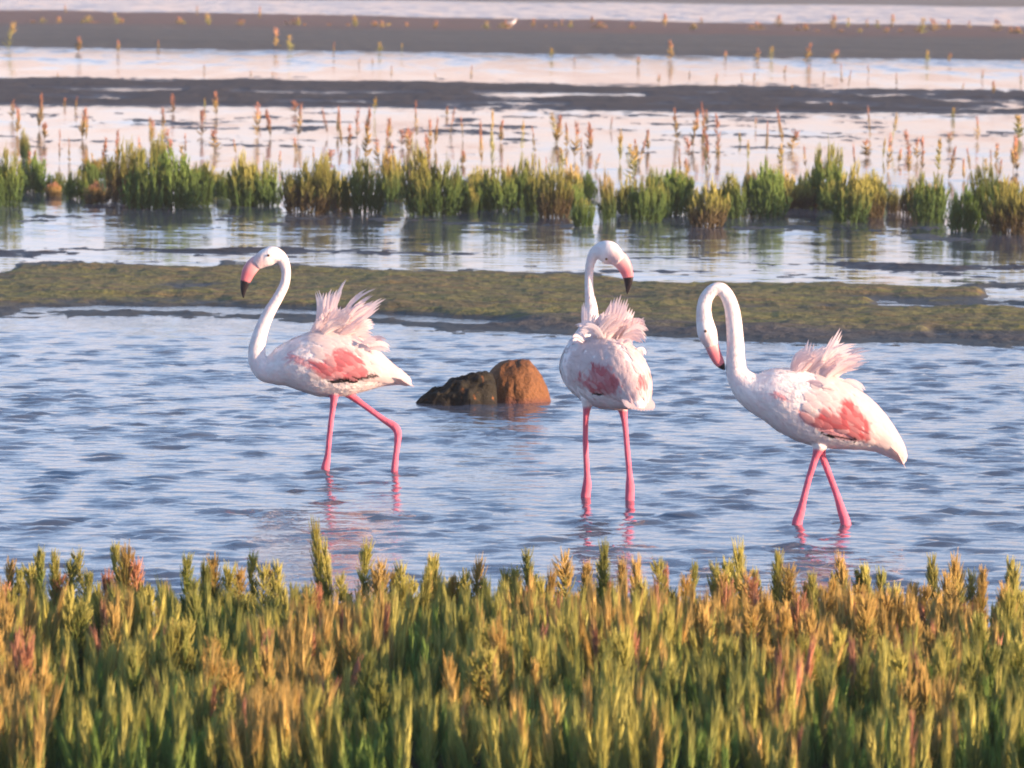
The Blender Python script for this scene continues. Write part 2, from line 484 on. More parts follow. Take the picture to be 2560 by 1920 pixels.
# ------------------------------------------------------------------ rocks
def rock(name, outline, px_left, px_right, base_y, depth, mat, label, seed, lean=0.0, rough=0.02, wshift=0.0):
    """outline: (0..1 across, pixel height) silhouette; a boulder with its own depth, standing in the water"""
    g0 = gp(px_left, base_y); g1 = gp(px_right, base_y)
    Yc = 0.5 * (g0[1] + g1[1]) + wshift
    mpp = Yc / F
    x_left = pp(px_left, base_y, Yc)[0]; wid = (px_right - px_left) * mpp
    nu, na = 56, 40
    us = np.linspace(0, 1, nu); an = np.linspace(0, math.pi, na)
    U, A = np.meshgrid(us, an)
    hh = np.interp(U, [p[0] for p in outline], [p[1] for p in outline]) * mpp
    dd = depth * np.sqrt(np.clip(1 - (2 * U - 1) ** 2, 0, 1)) ** 0.7 * (0.4 + 0.6 * hh / hh.max())
    ca = np.cos(A); sa = np.sin(A)
    xx = x_left + U * wid + lean * ca * dd
    yy = Yc - np.sign(ca) * np.abs(ca) ** 0.8 * dd
    zz = -0.05 + (hh + 0.05) * np.abs(sa) ** 0.75
    nz = fbm(U * 9 + 3, A * 4 + 1, seed, 5) - 0.5
    nz2 = fbm(U * 26 + 3, A * 13 + 1, seed + 5, 3) - 0.5
    k = rough * np.sin(np.clip(U, 0, 1) * math.pi) ** 0.4
    yy = yy - k * nz * np.sign(ca) * 2.2
    zz = zz + k * nz * 1.1 * sa + k * 0.6 * nz2
    xx = xx + k * 0.8 * nz2
    P = np.stack([xx, yy, zz], -1)
    o = bpy.data.objects.new(name, None)
    base = Vector((x_left + wid / 2, Yc, 0))
    me = mesh_from(name, (P - np.array(base)).reshape(-1, 3), grid_faces(na, nu), mat)
    o = link(name, me); o.location = base
    return tag(o, label, 'rock')

def rock_mat(name, stops, scale, wet, rough=0.7, spots=None):
    m, nt, bs, out = new_mat(name)
    tc = N(nt, 'ShaderNodeTexCoord'); p = tc.outputs['Object']
    n1 = noise(nt, p, scale, 6, 0.65)
    n2 = noise(nt, p, scale * 9, 4, 0.6)
    c = ramp(nt, n1, stops)
    if spots:
        vo = N(nt, 'ShaderNodeTexNoise'); vo.inputs['Scale'].default_value = 13; vo.inputs['Detail'].default_value = 2
        nt.links.new(p, vo.inputs['Vector'])
        c = mixc(nt, ramp(nt, vo.outputs['Fac'], [(0.64, 0.0), (0.70, 1.0)]), c, spots)
    c = mixc(nt, 0.7, c, ramp(nt, n2, [(0.3, (0.55, 0.55, 0.55)), (0.7, (1.2, 1.2, 1.2))]), 'MULTIPLY')
    sep = N(nt, 'ShaderNodeSeparateXYZ'); nt.links.new(p, sep.inputs[0])
    mr = N(nt, 'ShaderNodeMapRange'); mr.inputs[1].default_value = 0.004; mr.inputs[2].default_value = 0.035
    nt.links.new(math_n(nt, 'ADD', sep.outputs['Z'], math_n(nt, 'MULTIPLY', math_n(nt, 'SUBTRACT', n1, 0.5), 0.05)), mr.inputs[0])
    nt.links.new(mixc(nt, mr.outputs[0], wet, c), bs.inputs['Base Color'])
    bs.inputs['Roughness'].default_value = rough
    bs.inputs['Specular IOR Level'].default_value = 0.3
    bump(nt, bs, n2, 0.012, 0.9)
    return m
M['brown_rock'] = rock_mat('brown_rock', [(0.3, (0.13, 0.055, 0.022)), (0.55, (0.21, 0.09, 0.032)), (0.75, (0.16, 0.066, 0.026))], 7, (0.14, 0.055, 0.035))
M['weed_rock'] = rock_mat('weed_rock', [(0.3, (0.012, 0.012, 0.009)), (0.6, (0.03, 0.027, 0.018)), (0.8, (0.06, 0.045, 0.02))], 12, (0.014, 0.012, 0.01), 0.8, spots=(0.26, 0.10, 0.035))
rock('rock', [(0, 0), (0.03, 62), (0.10, 80), (0.22, 97), (0.36, 103), (0.56, 105), (0.66, 101), (0.76, 86), (0.86, 62), (0.95, 30), (1.0, 0)],
     1212, 1378, 1004, 0.17, M['brown_rock'], 'smooth brown boulder lit orange, standing in the water between two flamingos', 3, rough=0.014, wshift=0.05)
rock('rock', [(0, 0), (0.07, 16), (0.20, 36), (0.36, 46), (0.41, 57), (0.55, 68), (0.70, 76), (0.84, 78), (0.93, 74), (0.98, 50), (1.0, 0)],
     1038, 1244, 1008, 0.12, M['weed_rock'], 'low jagged blackish weed-covered rock leaning against the brown boulder', 8, rough=0.034, wshift=-0.01)

# ------------------------------------------------------------------ flamingos
def catmull(st, n):
    st = np.asarray(st, float)
    k = len(st)
    d = np.r_[0, np.cumsum(np.maximum(1e-6, np.linalg.norm(np.diff(st[:, :3], axis=0), axis=1)))]
    q = np.linspace(0, d[-1], n)
    # tangents (finite difference, non uniform)
    m = np.zeros_like(st)
    for i in range(k):
        a, b = max(0, i - 1), min(k - 1, i + 1)
        m[i] = (st[b] - st[a]) / (d[b] - d[a])
    idx = np.clip(np.searchsorted(d, q, 'right') - 1, 0, k - 2)
    h = (d[idx + 1] - d[idx])[:, None]
    t = ((q - d[idx]) [:, None]) / h
    p0, p1, m0, m1 = st[idx], st[idx + 1], m[idx] * h, m[idx + 1] * h
    return (2*t**3-3*t**2+1)*p0 + (t**3-2*t**2+t)*m0 + (-2*t**3+3*t**2)*p1 + (t**3-t**2)*m1

class Loft:
    """tube through stations (x, y, z, half height, half width); lateral = sideways axis of the animal"""
    def __init__(self, st, n, lateral):
        q = catmull(st, n)
        self.P = q[:, :3]; self.a = np.maximum(q[:, 3], 0.001); self.b = np.maximum(q[:, 4], 0.001)
        T = np.gradient(self.P, axis=0); T /= np.linalg.norm(T, axis=1)[:, None]
        L = np.asarray(lateral, float)
        Sd = L[None] - (T @ L)[:, None] * T
        Sd /= np.linalg.norm(Sd, axis=1)[:, None]
        self.T = T; self.S = Sd; self.N = np.cross(Sd, T)
        self.n = n
    def mesh(self, m=20):
        th = np.linspace(0, 2 * math.pi, m, endpoint=False)
        V = self.P[:, None] + self.a[:, None, None] * np.cos(th)[None, :, None] * self.N[:, None] + self.b[:, None, None] * np.sin(th)[None, :, None] * self.S[:, None]
        V = V.reshape(-1, 3)
        Fs = []
        for i in range(self.n - 1):
            for j in range(m):
                Fs.append((i * m + j, i * m + (j + 1) % m, (i + 1) * m + (j + 1) % m, (i + 1) * m + j))
        V = np.vstack([V, self.P[0], self.P[-1]])
        e0, e1 = len(V) - 2, len(V) - 1
        for j in range(m):
            Fs.append((e0, (j + 1) % m, j)); o_ = (self.n - 1) * m
            Fs.append((e1, o_ + j, o_ + (j + 1) % m))
        return V, Fs
    def surf(self, s, th, off=0.0):
        s = np.clip(s, 0, 1) * (self.n - 1)
        i = np.clip(np.floor(s).astype(int), 0, self.n - 2); t = (s - i)[..., None]
        g = lambda A: A[i] * (1 - t) + A[i + 1] * t
        a = (self.a[i] * (1 - t[..., 0]) + self.a[i + 1] * t[..., 0]) + off
        b = (self.b[i] * (1 - t[..., 0]) + self.b[i + 1] * t[..., 0]) + off
        return g(self.P) + (a * np.cos(th))[..., None] * g(self.N) + (b * np.sin(th))[..., None] * g(self.S)

def merge(parts):
    V = []; Fs = []; n = 0
    for v, f in parts:
        V.append(v); Fs += [tuple(i + n for i in ff) for ff in f]; n += len(v)
    return np.vstack(V), Fs

def remeshed(V, Fs, voxel, it=3):
    me = bpy.data.meshes.new('t'); me.from_pydata([tuple(v) for v in V], [], Fs); me.update()
    o = bpy.data.objects.new('t', me); C.objects.link(o)
    m = o.modifiers.new('r', 'REMESH'); m.mode = 'VOXEL'; m.voxel_size = voxel; m.adaptivity = 0.0
    s = o.modifiers.new('s', 'SMOOTH'); s.factor = 0.5; s.iterations = it
    dg = bpy.context.evaluated_depsgraph_get()
    out = bpy.data.meshes.new_from_object(o.evaluated_get(dg))
    bpy.data.objects.remove(o); bpy.data.meshes.remove(me)
    n = len(out.vertices); co = np.zeros(n * 3, np.float32); out.vertices.foreach_get('co', co)
    return out, co.reshape(-1, 3)

def inpoly(x, y, poly):
    x = np.asarray(x); y = np.asarray(y); c = np.zeros(x.shape, bool)
    n = len(poly)
    for i in range(n):
        x1, y1 = poly[i]; x2, y2 = poly[(i + 1) % n]
        if y1 == y2: continue
        k = ((y1 > y) != (y2 > y)) & (x < (x2 - x1) * (y - y1) / (y2 - y1) + x1)
        c ^= k
    return c

def polyline_dist(P, L):
    best = np.full(len(P), 1e9)
    for a, b in zip(L[:-1], L[1:]):
        ab = b - a; t = np.clip(((P - a) @ ab) / (ab @ ab), 0, 1)
        best = np.minimum(best, np.linalg.norm(P - (a + t[:, None] * ab), axis=1))
    return best

WHITE = np.array([0.91, 0.86, 0.84]); BLUSH = np.array([0.80, 0.58, 0.57]); PALE = np.array([0.90, 0.71, 0.70])
ROSE = np.array([0.74, 0.25, 0.28]); BLACK = np.array([0.02, 0.018, 0.02]); LEG = np.array([0.72, 0.16, 0.24])

def blade(path, nrm, width, k=9, cols=(WHITE, WHITE), ragged=0.0, rg=None, tipw=0.05, shape=0.75):
    """one feather: a cambered vane along a path of points with a shaft, rounded towards its tip"""
    path = np.asarray(path, float)
    d = np.r_[0, np.cumsum(np.linalg.norm(np.diff(path, axis=0), axis=1))]
    q = np.linspace(0, d[-1], k)
    P = np.stack([np.interp(q, d, path[:, i]) for i in range(3)], -1)
    T = np.gradient(P, axis=0); T /= np.linalg.norm(T, axis=1)[:, None]
    nrm = np.asarray(nrm, float)
    nn = nrm if nrm.ndim == 2 else np.repeat(nrm[None], k, 0)
    W = np.cross(T, nn); W /= np.maximum(1e-6, np.linalg.norm(W, axis=1))[:, None]
    nn = np.cross(W, T)
    t = np.linspace(0, 1, k)
    w = width * 0.5 * (np.clip(t / 0.18, 0, 1) ** 0.6 * 0.45 + 0.55 * np.sin(np.clip(t, 0, 1) ** shape * math.pi) ** 0.5 * 1.0)
    w = w * np.clip((1 - t) / 0.22, tipw, 1) ** 0.7
    V = []; Cc = []
    for j, u in enumerate((-1, -0.5, 0, 0.5, 1)):
        rag = 1.0
        if ragged and abs(u) == 1:
            rag = 1 - ragged * rg.random(k)
        V.append(P + (u * w * rag)[:, None] * W - (0.12 * w * u * u)[:, None] * nn)
        c = cols[0][None] * (1 - t)[:, None] + cols[1][None] * t[:, None]
        Cc.append(c)
    V = np.stack(V, 1).reshape(-1, 3); Cc = np.stack(Cc, 1).reshape(-1, 3)
    Fs = []
    for i in range(k - 1):
        for j in range(4):
            a = i * 5 + j
            Fs.append((a, a + 1, a + 6, a + 5))
    return V, Fs, Cc

def flamingo(reg, body, bill, legs, leg_top, plumes, patches, blacks, lateral, n_tail, n_torso, label, eye, tipfrac, seed, wing_rng, fill, pinkside=0.0):
    sx, ox, oy = reg
    rg = np.random.default_rng(seed)
    fx = lambda x: ox + np.asarray(x, float) / sx
    fy = lambda y: oy + np.asarray(y, float) / sx
    feet = [gp(fx(l[-1][0]), fy(l[-1][1])) for l in legs]
    Y0 = float(np.mean([f[1] for f in feet]))
    mpp = Y0 / F / sx                                  # metres for one region pixel
    def pt(x, y, w): return pp(fx(x), fy(y), Y0 + w)
    def stations(lst):
        out = []; lw = 0.0
        for s_ in lst:
            x, y, a = s_[:3]
            b = s_[3] if len(s_) > 3 and s_[3] is not None else a * mpp * 0.92
            if len(s_) > 4: lw = s_[4]
            out.append([*pt(x, y, lw), a * mpp, b])
        return out
    root_p = np.array([np.mean([f[0] for f in feet]), Y0, 0.0])
    root = bpy.data.objects.new('flamingo', None); C.objects.link(root)
    root.location = root_p; root.empty_display_size = 0.2
    tag(root, label, 'flamingo', 'flamingos wading in the shallow water')
    st = stations(body)
    main = Loft(st, 170, lateral)
    parts = [main.mesh(24)]
    leglines = []
    for l, ft in zip(legs, feet):
        w0 = l[0][3]; w1 = ft[1] - Y0
        yy = np.array([p[1] for p in l], float); f = (yy - yy[0]) / (yy[-1] - yy[0])
        P = [[*pt(p[0], p[1], w0 + (w1 - w0) * ff), p[2], p[2]] for p, ff in zip(l, f)]
        last = list(P[-1]); last[2] = -0.16; P.append(last)
        lf = Loft(P, 70, (0.15, 1, 0.0))
        parts.append(lf.mesh(12))
        leglines.append(lf)
    V, Fs = merge(parts)
    me, co = remeshed(V, Fs, 0.0052)
    cols = np.repeat(WHITE[None], len(co), 0)
    px, py = proj(co); rx = (px - ox) * sx; ry = (py - oy) * sx
    nz = fbm(rx * 0.02, ry * 0.02, seed, 4)
    cols = cols * (1 - (smooth(0.5, 0.75, nz) * 0.55)[:, None]) + PALE[None] * (smooth(0.5, 0.75, nz) * 0.55)[:, None]
    for lf, lt in zip(leglines, leg_top):
        d = polyline_dist(co, lf.P)
        k = smooth(0.030, 0.022, d) * smooth(lt - 14, lt + 14, ry + 18 * (nz - 0.5))
        lc = LEG[None] * (0.8 + 0.4 * nz)[:, None]
        cols = cols * (1 - k)[:, None] + lc * k[:, None]
    for poly, cc_ in patches:
        k = inpoly(rx, ry, poly); cols[k] = cc_ * 0.6 + PALE * 0.4
    for poly in blacks:
        cols[inpoly(rx, ry, poly)] = BLACK
    # rose wash where the head runs into the bill
    b0 = np.array(pt(bill[0][0], bill[0][1], body[-1][4] if len(body[-1]) > 4 else 0))
    lw = [s_[4] for s_ in body if len(s_) > 4]
    b0 = np.array(pt(bill[0][0], bill[0][1], lw[-1] if lw else 0.0))
    k = smooth(0.052, 0.02, np.linalg.norm(co - b0, axis=1))
    cols = cols * (1 - k)[:, None] + (BLUSH * 0.9)[None] * k[:, None]
    me.vertices.foreach_set('co', (co - root_p).astype(np.float32).ravel())
    a = me.color_attributes.new('Col', 'FLOAT_COLOR', 'POINT')
    cc = np.ones((len(co), 4), np.float32); cc[:, :3] = cols; a.data.foreach_set('color', cc.ravel())
    me.materials.clear(); me.materials.append(M['plumage'])
    me.polygons.foreach_set('use_smooth', np.ones(len(me.polygons), bool)); me.update()
    link('body', me, root)
    # bill, bent down, with its black tip
    lwv = lw[-1] if lw else 0.0
    bs_ = [[*pt(b[0], b[1], lwv), b[2] * mpp, b[2] * mpp * 0.62] for b in bill]
    bl = Loft(bs_, 40, (0, 1, 0) if not eye[3] else eye[3])
    nt_ = int(40 * tipfrac)
    bV, bF = bl.mesh(14)
    def sub(i0, i1, mat, nm, par):
        l2 = Loft.__new__(Loft); l2.P = bl.P[i0:i1]; l2.a = bl.a[i0:i1]; l2.b = bl.b[i0:i1]; l2.T = bl.T[i0:i1]; l2.S = bl.S[i0:i1]; l2.N = bl.N[i0:i1]; l2.n = i1 - i0
        v, f = l2.mesh(14)
        t = np.clip(np.r_[np.repeat(np.arange(l2.n), 14), 0, l2.n - 1] / 17.0, 0, 1)[:, None]
        return link(nm, mesh_from(nm, v - root_p, f, mat, cols=BLUSH * (1 - t) + np.array([0.74, 0.22, 0.25]) * t), par)
    bo = sub(0, nt_ + 1, M['bill'], 'bill', root)
    sub(nt_, 40, M['bill_tip'], 'bill_tip', bo)
    # eyes on both sides of the head
    ex, ey, er = eye[:3]
    for sgn in (-1, 1):
        i = int(np.argmin(np.linalg.norm(main.P - np.array(pt(ex, ey, lwv)), axis=1)))
        c = main.P[i] + main.S[i] * sgn * main.b[i] * 0.96 + main.N[i] * main.a[i] * 0.15
        th = np.linspace(0, math.pi, 7); ph = np.linspace(0, 2 * math.pi, 10, endpoint=False)
        v = np.array([[0.006 * math.sin(t) * math.cos(p), 0.006 * math.sin(t) * math.sin(p), 0.006 * math.cos(t)] for t in th for p in ph]) + c
        f = [(i_ * 10 + j, i_ * 10 + (j + 1) % 10, (i_ + 1) * 10 + (j + 1) % 10, (i_ + 1) * 10 + j) for i_ in range(6) for j in range(10)]
        link('eye', mesh_from('eye', v - root_p, f, M['eye']), root)
    # folded wings: overlapping coverts laid over the flanks, rose patch and black flight feathers at the lower edge
    s_tail, s_sh, th0, th1 = wing_rng
    for sgn in (-1, 1):
        V = []; Fs = []; Cc = []; n = 0
        rows = []
        for thd in np.linspace(th1, th0, 9):
            for s in np.linspace(s_tail, s_sh, 17):
                rows.append((s, thd))
        rows.sort(key=lambda r: r[0])
        for (s, thd) in rows:
            s_ = s + rg.normal(0, 0.006); t_ = thd + rg.normal(0, 3)
            L = 0.12 + 0.06 * rg.random()
            ds = -L * 0.30 * (0.9 + 0.2 * rg.random())
            dth = rg.normal(6, 5)
            tt = np.linspace(0, 1, 7)
            ss = s_ + ds * tt; th = np.radians(t_ + dth * tt) * sgn
            ss = np.maximum(ss, 0.004)
            off = 0.0015 + 0.0035 * tt + 0.002 * rg.random()
            path = main.surf(ss, th, off)
            out = main.surf(ss, th, off + 0.02) - path
            out /= np.linalg.norm(out, axis=1)[:, None]
            nn = out
            v, f, c = blade(path, nn, 0.030 + 0.014 * rg.random(), 7, ragged=0.25, rg=rg, tipw=0.02)
            qx, qy = proj(v); qx = (qx - ox) * sx + rg.normal(0, 9); qy = (qy - oy) * sx + rg.normal(0, 6)
            col = np.repeat((WHITE * (0.96 + 0.04 * rg.random()))[None], len(v), 0)
            pk = np.clip(0.15 + pinkside + 0.5 * rg.random() * smooth(s_sh, s_tail, s), 0, 1)
            col = col * (1 - pk) + PALE * pk
            jx, jy = rg.normal(0, 26), rg.normal(0, 14)
            for poly, cc_ in patches:
                k = inpoly(qx + jx, qy + jy, poly); col[k] = cc_ * 0.35 + PALE * 0.65
            for poly, cc_ in patches:
                k = inpoly(qx, qy, poly)
                col[k] = (lambda m_: cc_ * (1 - m_) + PALE * m_)(0.75 * rg.random() ** 2.2)
            for poly in blacks:
                k = inpoly(qx, qy, poly); col[k] = BLACK
            V.append(v); Fs += [tuple(i + n for i in ff) for ff in f]; Cc.append(col); n += len(v)
        link('wing', mesh_from('wing', np.vstack(V) - root_p, Fs, M['feather'], cols=np.vstack(Cc)), root)
    # short body feathers lying along trunk and neck, breaking the outline
    nd = 2600
    sv = rg.random(nd) ** 0.85 * 0.90 + 0.03; tv = rg.random(nd) * 2 * math.pi
    an_ = np.interp(sv * 169, np.arange(170), main.a)
    Lf = np.clip(an_ * 0.42, 0.012, 0.042) * (0.7 + 0.6 * rg.random(nd))
    arc = np.r_[0, np.cumsum(np.linalg.norm(np.diff(main.P, axis=0), axis=1))]
    dsf = Lf / arc[-1]
    dt = Lf * 0.16 / np.maximum(an_, 0.01)
    lift = Lf * (0.025 + 0.05 * rg.random(nd))
    tw = rg.normal(0, 0.12, nd)
    q0 = main.surf(sv, tv, -0.001); q1 = main.surf(sv - dsf * 0.55, tv + dt + tw * 0.5, lift * 0.5); q2 = main.surf(sv - dsf, tv + tw, lift); q3 = main.surf(sv - dsf * 0.55, tv - dt + tw * 0.5, lift * 0.5)
    Vd = np.stack([q0, q1, q2, q3], 1).reshape(-1, 3)
    pkd = rg.random(nd)[:, None] * 0.5
    cd = np.repeat(WHITE * (1 - pkd) + PALE * pkd, 4, 0)
    qx, qy = proj(Vd); qx = (qx - ox) * sx; qy = (qy - oy) * sx
    for poly, cc_ in patches:
        cd[inpoly(qx, qy, poly)] = cc_ * 0.7 + PALE * 0.3
    link('body_feathers', mesh_from('body_feathers', Vd - root_p, np.arange(nd * 4).reshape(-1, 4), M['plumage'], cols=cd), root)
    # tail feathers
    V = []; Fs = []; Cc = []; n = 0
    i0 = 3
    for u in np.linspace(-1, 1, 9):
        p0 = main.P[14] + main.S[14] * u * main.b[14] * 0.7; p1 = main.P[0] + main.S[0] * u * 0.05 - main.T[0] * (0.02 - 0.015 * abs(u))
        pm = 0.5 * (p0 + p1) + main.N[6] * 0.012
        v, f, c = blade([p0, pm, p1], main.N[6], 0.05, 7, cols=(WHITE, PALE), ragged=0.2, rg=rg)
        V.append(v); Fs += [tuple(i + n for i in ff) for ff in f]; Cc.append(c); n += len(v)
    link('tail', mesh_from('tail', np.vstack(V) - root_p, Fs, M['feather'], cols=np.vstack(Cc)), root)
    # ruffled back plumes blown up by the wind, each feather a part of its own
    view = np.array([0.0, -1.0, 0.1])
    k_ = 0
    allp = [(p, True) for p in plumes]
    for (x0_, y0_, x1_, y1_, cnt, lx, ly, wd, fw_) in fill:
        for i in range(cnt):
            bx = x0_ + (x1_ - x0_) * rg.random(); by = y0_ + (y1_ - y0_) * rg.random()
            tx = bx + lx * (0.9 + 0.8 * rg.random()) + rg.normal(0, 18); ty = by + ly * (0.9 + 0.8 * rg.random()) + rg.normal(0, 14)
            allp.append((((bx, by), ((bx + tx) / 2 + rg.normal(0, 8), (by + ty) / 2 - 12), (tx, ty), wd * (0.45 + 0.4 * rg.random()), fw_ + rg.normal(0, 0.03)), False))
    for (p, big) in allp:
        (b_, m_, t_, wd) = p[:4]
        b_ = (b_[0] - 10, b_[1] + 38)
        w0 = p[4] if len(p) > 4 else rg.normal(0, 0.035)
        w1 = w0 + rg.normal(0, 0.03)
        tt = np.linspace(0, 1, 9)[:, None]
        B, Mm, Tt = (np.array(pt(*q, w)) for q, w in ((b_, w0), (m_, 0.5 * (w0 + w1)), (t_, w1)))
        ctrl = 2 * Mm - 0.5 * (B + Tt)
        path = (1 - tt) ** 2 * B + 2 * tt * (1 - tt) * ctrl + tt ** 2 * Tt
        T = Tt - B; T /= np.linalg.norm(T)
        nv = view + np.array([rg.normal(0, 0.45), 0, rg.normal(0, 0.25)]); nv = nv - (nv @ T) * T; nv /= np.linalg.norm(nv)
        wdm = wd * mpp * 1.25
        V = []; Fs = []; Cc = []; n = 0
        pk = rg.random() * 0.5 + 0.2
        base_c = WHITE * (1 - pk) + PALE * pk
        ns = max(1, int(round(wdm / 0.011)))
        wv = np.cross(T, nv)
        for q in range(ns):                                 # barbs parted into strands towards the tip
            u = (q + 0.5) / ns * 2 - 1 if ns > 1 else 0.0
            ln = 1 - 0.22 * u * u - 0.18 * rg.random() if ns > 1 else 1.0
            ti = np.linspace(0, ln, 9)
            pth = np.stack([np.interp(ti, tt[:, 0], path[:, i]) for i in range(3)], -1)
            spread = np.sin(np.clip(ti, 0, 1) * math.pi * 0.62) ** 0.8
            pth = pth + wv[None] * (u * wdm * 0.5 * spread)[:, None] + nv[None] * (0.006 * rg.normal())
            v, f, c = blade(pth, nv, wdm / ns * 1.5, 9, cols=(base_c, base_c * np.array([1.0, 0.97, 0.97])), ragged=0.3, rg=rg, tipw=0.02)
            V.append(v); Fs += [tuple(i + n for i in ff) for ff in f]; Cc.append(c); n += len(v)
        link('plume', mesh_from('plume', np.vstack(V) - root_p, Fs, M['feather'], cols=np.vstack(Cc)), root)
    return root

# the one facing left with its hind leg bent
flamingo((2.592, 560, 580),
    body=[(1212, 990, 10, .012, 0), (1150, 955, 40, .04), (1060, 925, 78, .07), (950, 895, 140, .105), (840, 872, 190, .128), (720, 858, 212, .138), (600, 850, 212, .138),
          (490, 855, 180, .126), (400, 868, 140, .105), (325, 888, 104, .08), (262, 888, 78, .058), (222, 838, 62, .046), (213, 770, 55), (226, 690, 49), (256, 600, 43), (300, 508, 38),
          (350, 425, 34), (390, 345, 31), (402, 285, 30), (397, 225, 33), (372, 172, 41), (325, 152, 58, .034), (275, 165, 60, .034), (235, 188, 50, .03), (205, 212, 40, .024)],
    bill=[(235, 186, 44), (200, 206, 46), (168, 244, 45), (147, 290, 38), (133, 340, 28), (126, 385, 17), (126, 426, 4)],
    legs=[[(715, 1020, .026, -.05), (712, 1080, .017), (700, 1170, .0125), (690, 1250, .0125), (680, 1350, .0125), (672, 1440, .0135), (662, 1500, .018), (655, 1538, .02)],
          [(770, 1010, .035, .05), (830, 1065, .018), (930, 1140, .0135), (1040, 1220, .0145), (1105, 1262, .019), (1126, 1300, .018), (1122, 1380, .0145), (1112, 1460, .0135), (1104, 1545, .016)]],
    leg_top=[1052, 1035],
    plumes=[((592, 625), (622, 480), (578, 335), 38), ((640, 575), (650, 470), (668, 378), 44), ((690, 575), (700, 450), (750, 352), 68), ((700, 560), (742, 400), (792, 308), 18),
            ((740, 605), (850, 470), (1008, 378), 90), ((800, 620), (920, 520), (1053, 430), 62), ((770, 590), (870, 510), (965, 462), 78), ((820, 630), (900, 600), (985, 590), 76),
            ((800, 665), (900, 655), (985, 692), 84), ((640, 620), (690, 540), (720, 470), 80), ((720, 620), (770, 550), (830, 500), 90), ((880, 700), (950, 730), (1000, 775), 50), ((640, 650), (720, 600), (800, 590), 90)],
    patches=[([(405, 785), (470, 800), (560, 845), (640, 850), (700, 800), (730, 750), (800, 770), (860, 800), (900, 850), (945, 900), (920, 940), (720, 968), (640, 950), (590, 905), (500, 860), (420, 820)], ROSE)],
    blacks=[[(660, 962), (800, 957), (985, 925), (990, 940), (800, 980), (700, 982)]],
    lateral=(0, 1, 0), n_tail=0, n_torso=0, label='flamingo striding with one leg bent behind it, beside the rocks', eye=(300, 165, 5, None), tipfrac=0.62, seed=5, pinkside=0.12,
    wing_rng=(0.05, 0.345, 12, 104), fill=[(580, 600, 820, 660, 16, 45, -100, 70, 0.0), (640, 600, 800, 680, 12, 150, -75, 70, 0.0), (560, 620, 860, 690, 14, 60, -60, 80, 0.0), (620, 660, 940, 760, 9, 120, 50, 46, -0.05)])

# the one seen from behind, head turned right
flamingo((2.3056, 1340, 560),
    body=[(602, 1065, 12, .016, -.34), (585, 1020, 50, .05, -.28), (548, 960, 120, .09, -.2), (495, 905, 175, .125, -.12), (435, 868, 205, .142, -.03), (370, 845, 205, .148, .06),
          (310, 815, 175, .135, .15), (280, 770, 130, .105, .21), (278, 700, 85, .07, .24), (300, 620, 58, .045, .25), (316, 550, 50, None, .25), (317, 480, 40, None, .25), (308, 400, 29, None, .24),
          (305, 310, 26, None, .24), (314, 225, 29, None, .23), (338, 172, 38, None, .22), (380, 158, 60, .038, .21), (425, 168, 74, .04, .2), (460, 190, 60, .034, .19), (488, 222, 44, .026, .18)],
    bill=[(462, 190, 50), (492, 218, 48), (518, 262, 40), (531, 310, 31), (531, 350, 21), (527, 385, 10), (525, 404, 3)],
    legs=[[(300, 1000, .034, -.02), (292, 1070, .017), (286, 1150, .0125), (286, 1300, .0125), (293, 1440, .0135), (294, 1500, .019), (285, 1572, .021)],
          [(490, 1010, .036, -.05), (503, 1085, .019), (514, 1170, .0125), (525, 1300, .0125), (538, 1440, .0135), (541, 1510, .019), (540, 1592, .02)]],
    leg_top=[1058, 1070],
    plumes=[((440, 610), (468, 500), (500, 404), 92), ((400, 610), (440, 540), (480, 465), 92), ((520, 590), (580, 575), (655, 622), 62), ((510, 605), (580, 610), (644, 655), 62),
            ((500, 620), (580, 640), (632, 692), 62), ((380, 610), (300, 585), (206, 596), 52), ((400, 625), (320, 605), (228, 630), 62), ((430, 600), (400, 560), (372, 520), 70),
            ((440, 610), (500, 560), (560, 582), 92), ((290, 620), (276, 540), (276, 436), 32, .2), ((360, 620), (420, 590), (520, 520), 90)],
    patches=[([(232, 850), (250, 860), (270, 905), (312, 900), (322, 810), (345, 803), (395, 820), (440, 870), (472, 900), (470, 970), (400, 985), (310, 970), (270, 925), (238, 910)], ROSE),
             ([(600, 870), (640, 870), (630, 960), (600, 950)], ROSE)],
    blacks=[[(320, 972), (385, 978), (380, 992), (325, 985)]],
    lateral=(0.93, 0.37, 0), n_tail=0, n_torso=0, label='flamingo seen from behind with its head turned sideways', eye=(425, 170, 5, (0.3, 1, 0)), tipfrac=0.58, seed=9,
    wing_rng=(0.07, 0.40, 10, 100), fill=[(340, 600, 540, 650, 14, 30, -90, 80, 0.02), (330, 600, 560, 660, 16, 40, -50, 90, 0.02), (400, 640, 570, 740, 7, 40, 70, 46, -0.1), (260, 640, 380, 690, 6, -40, 10, 50, 0.0)], pinkside=0.15)

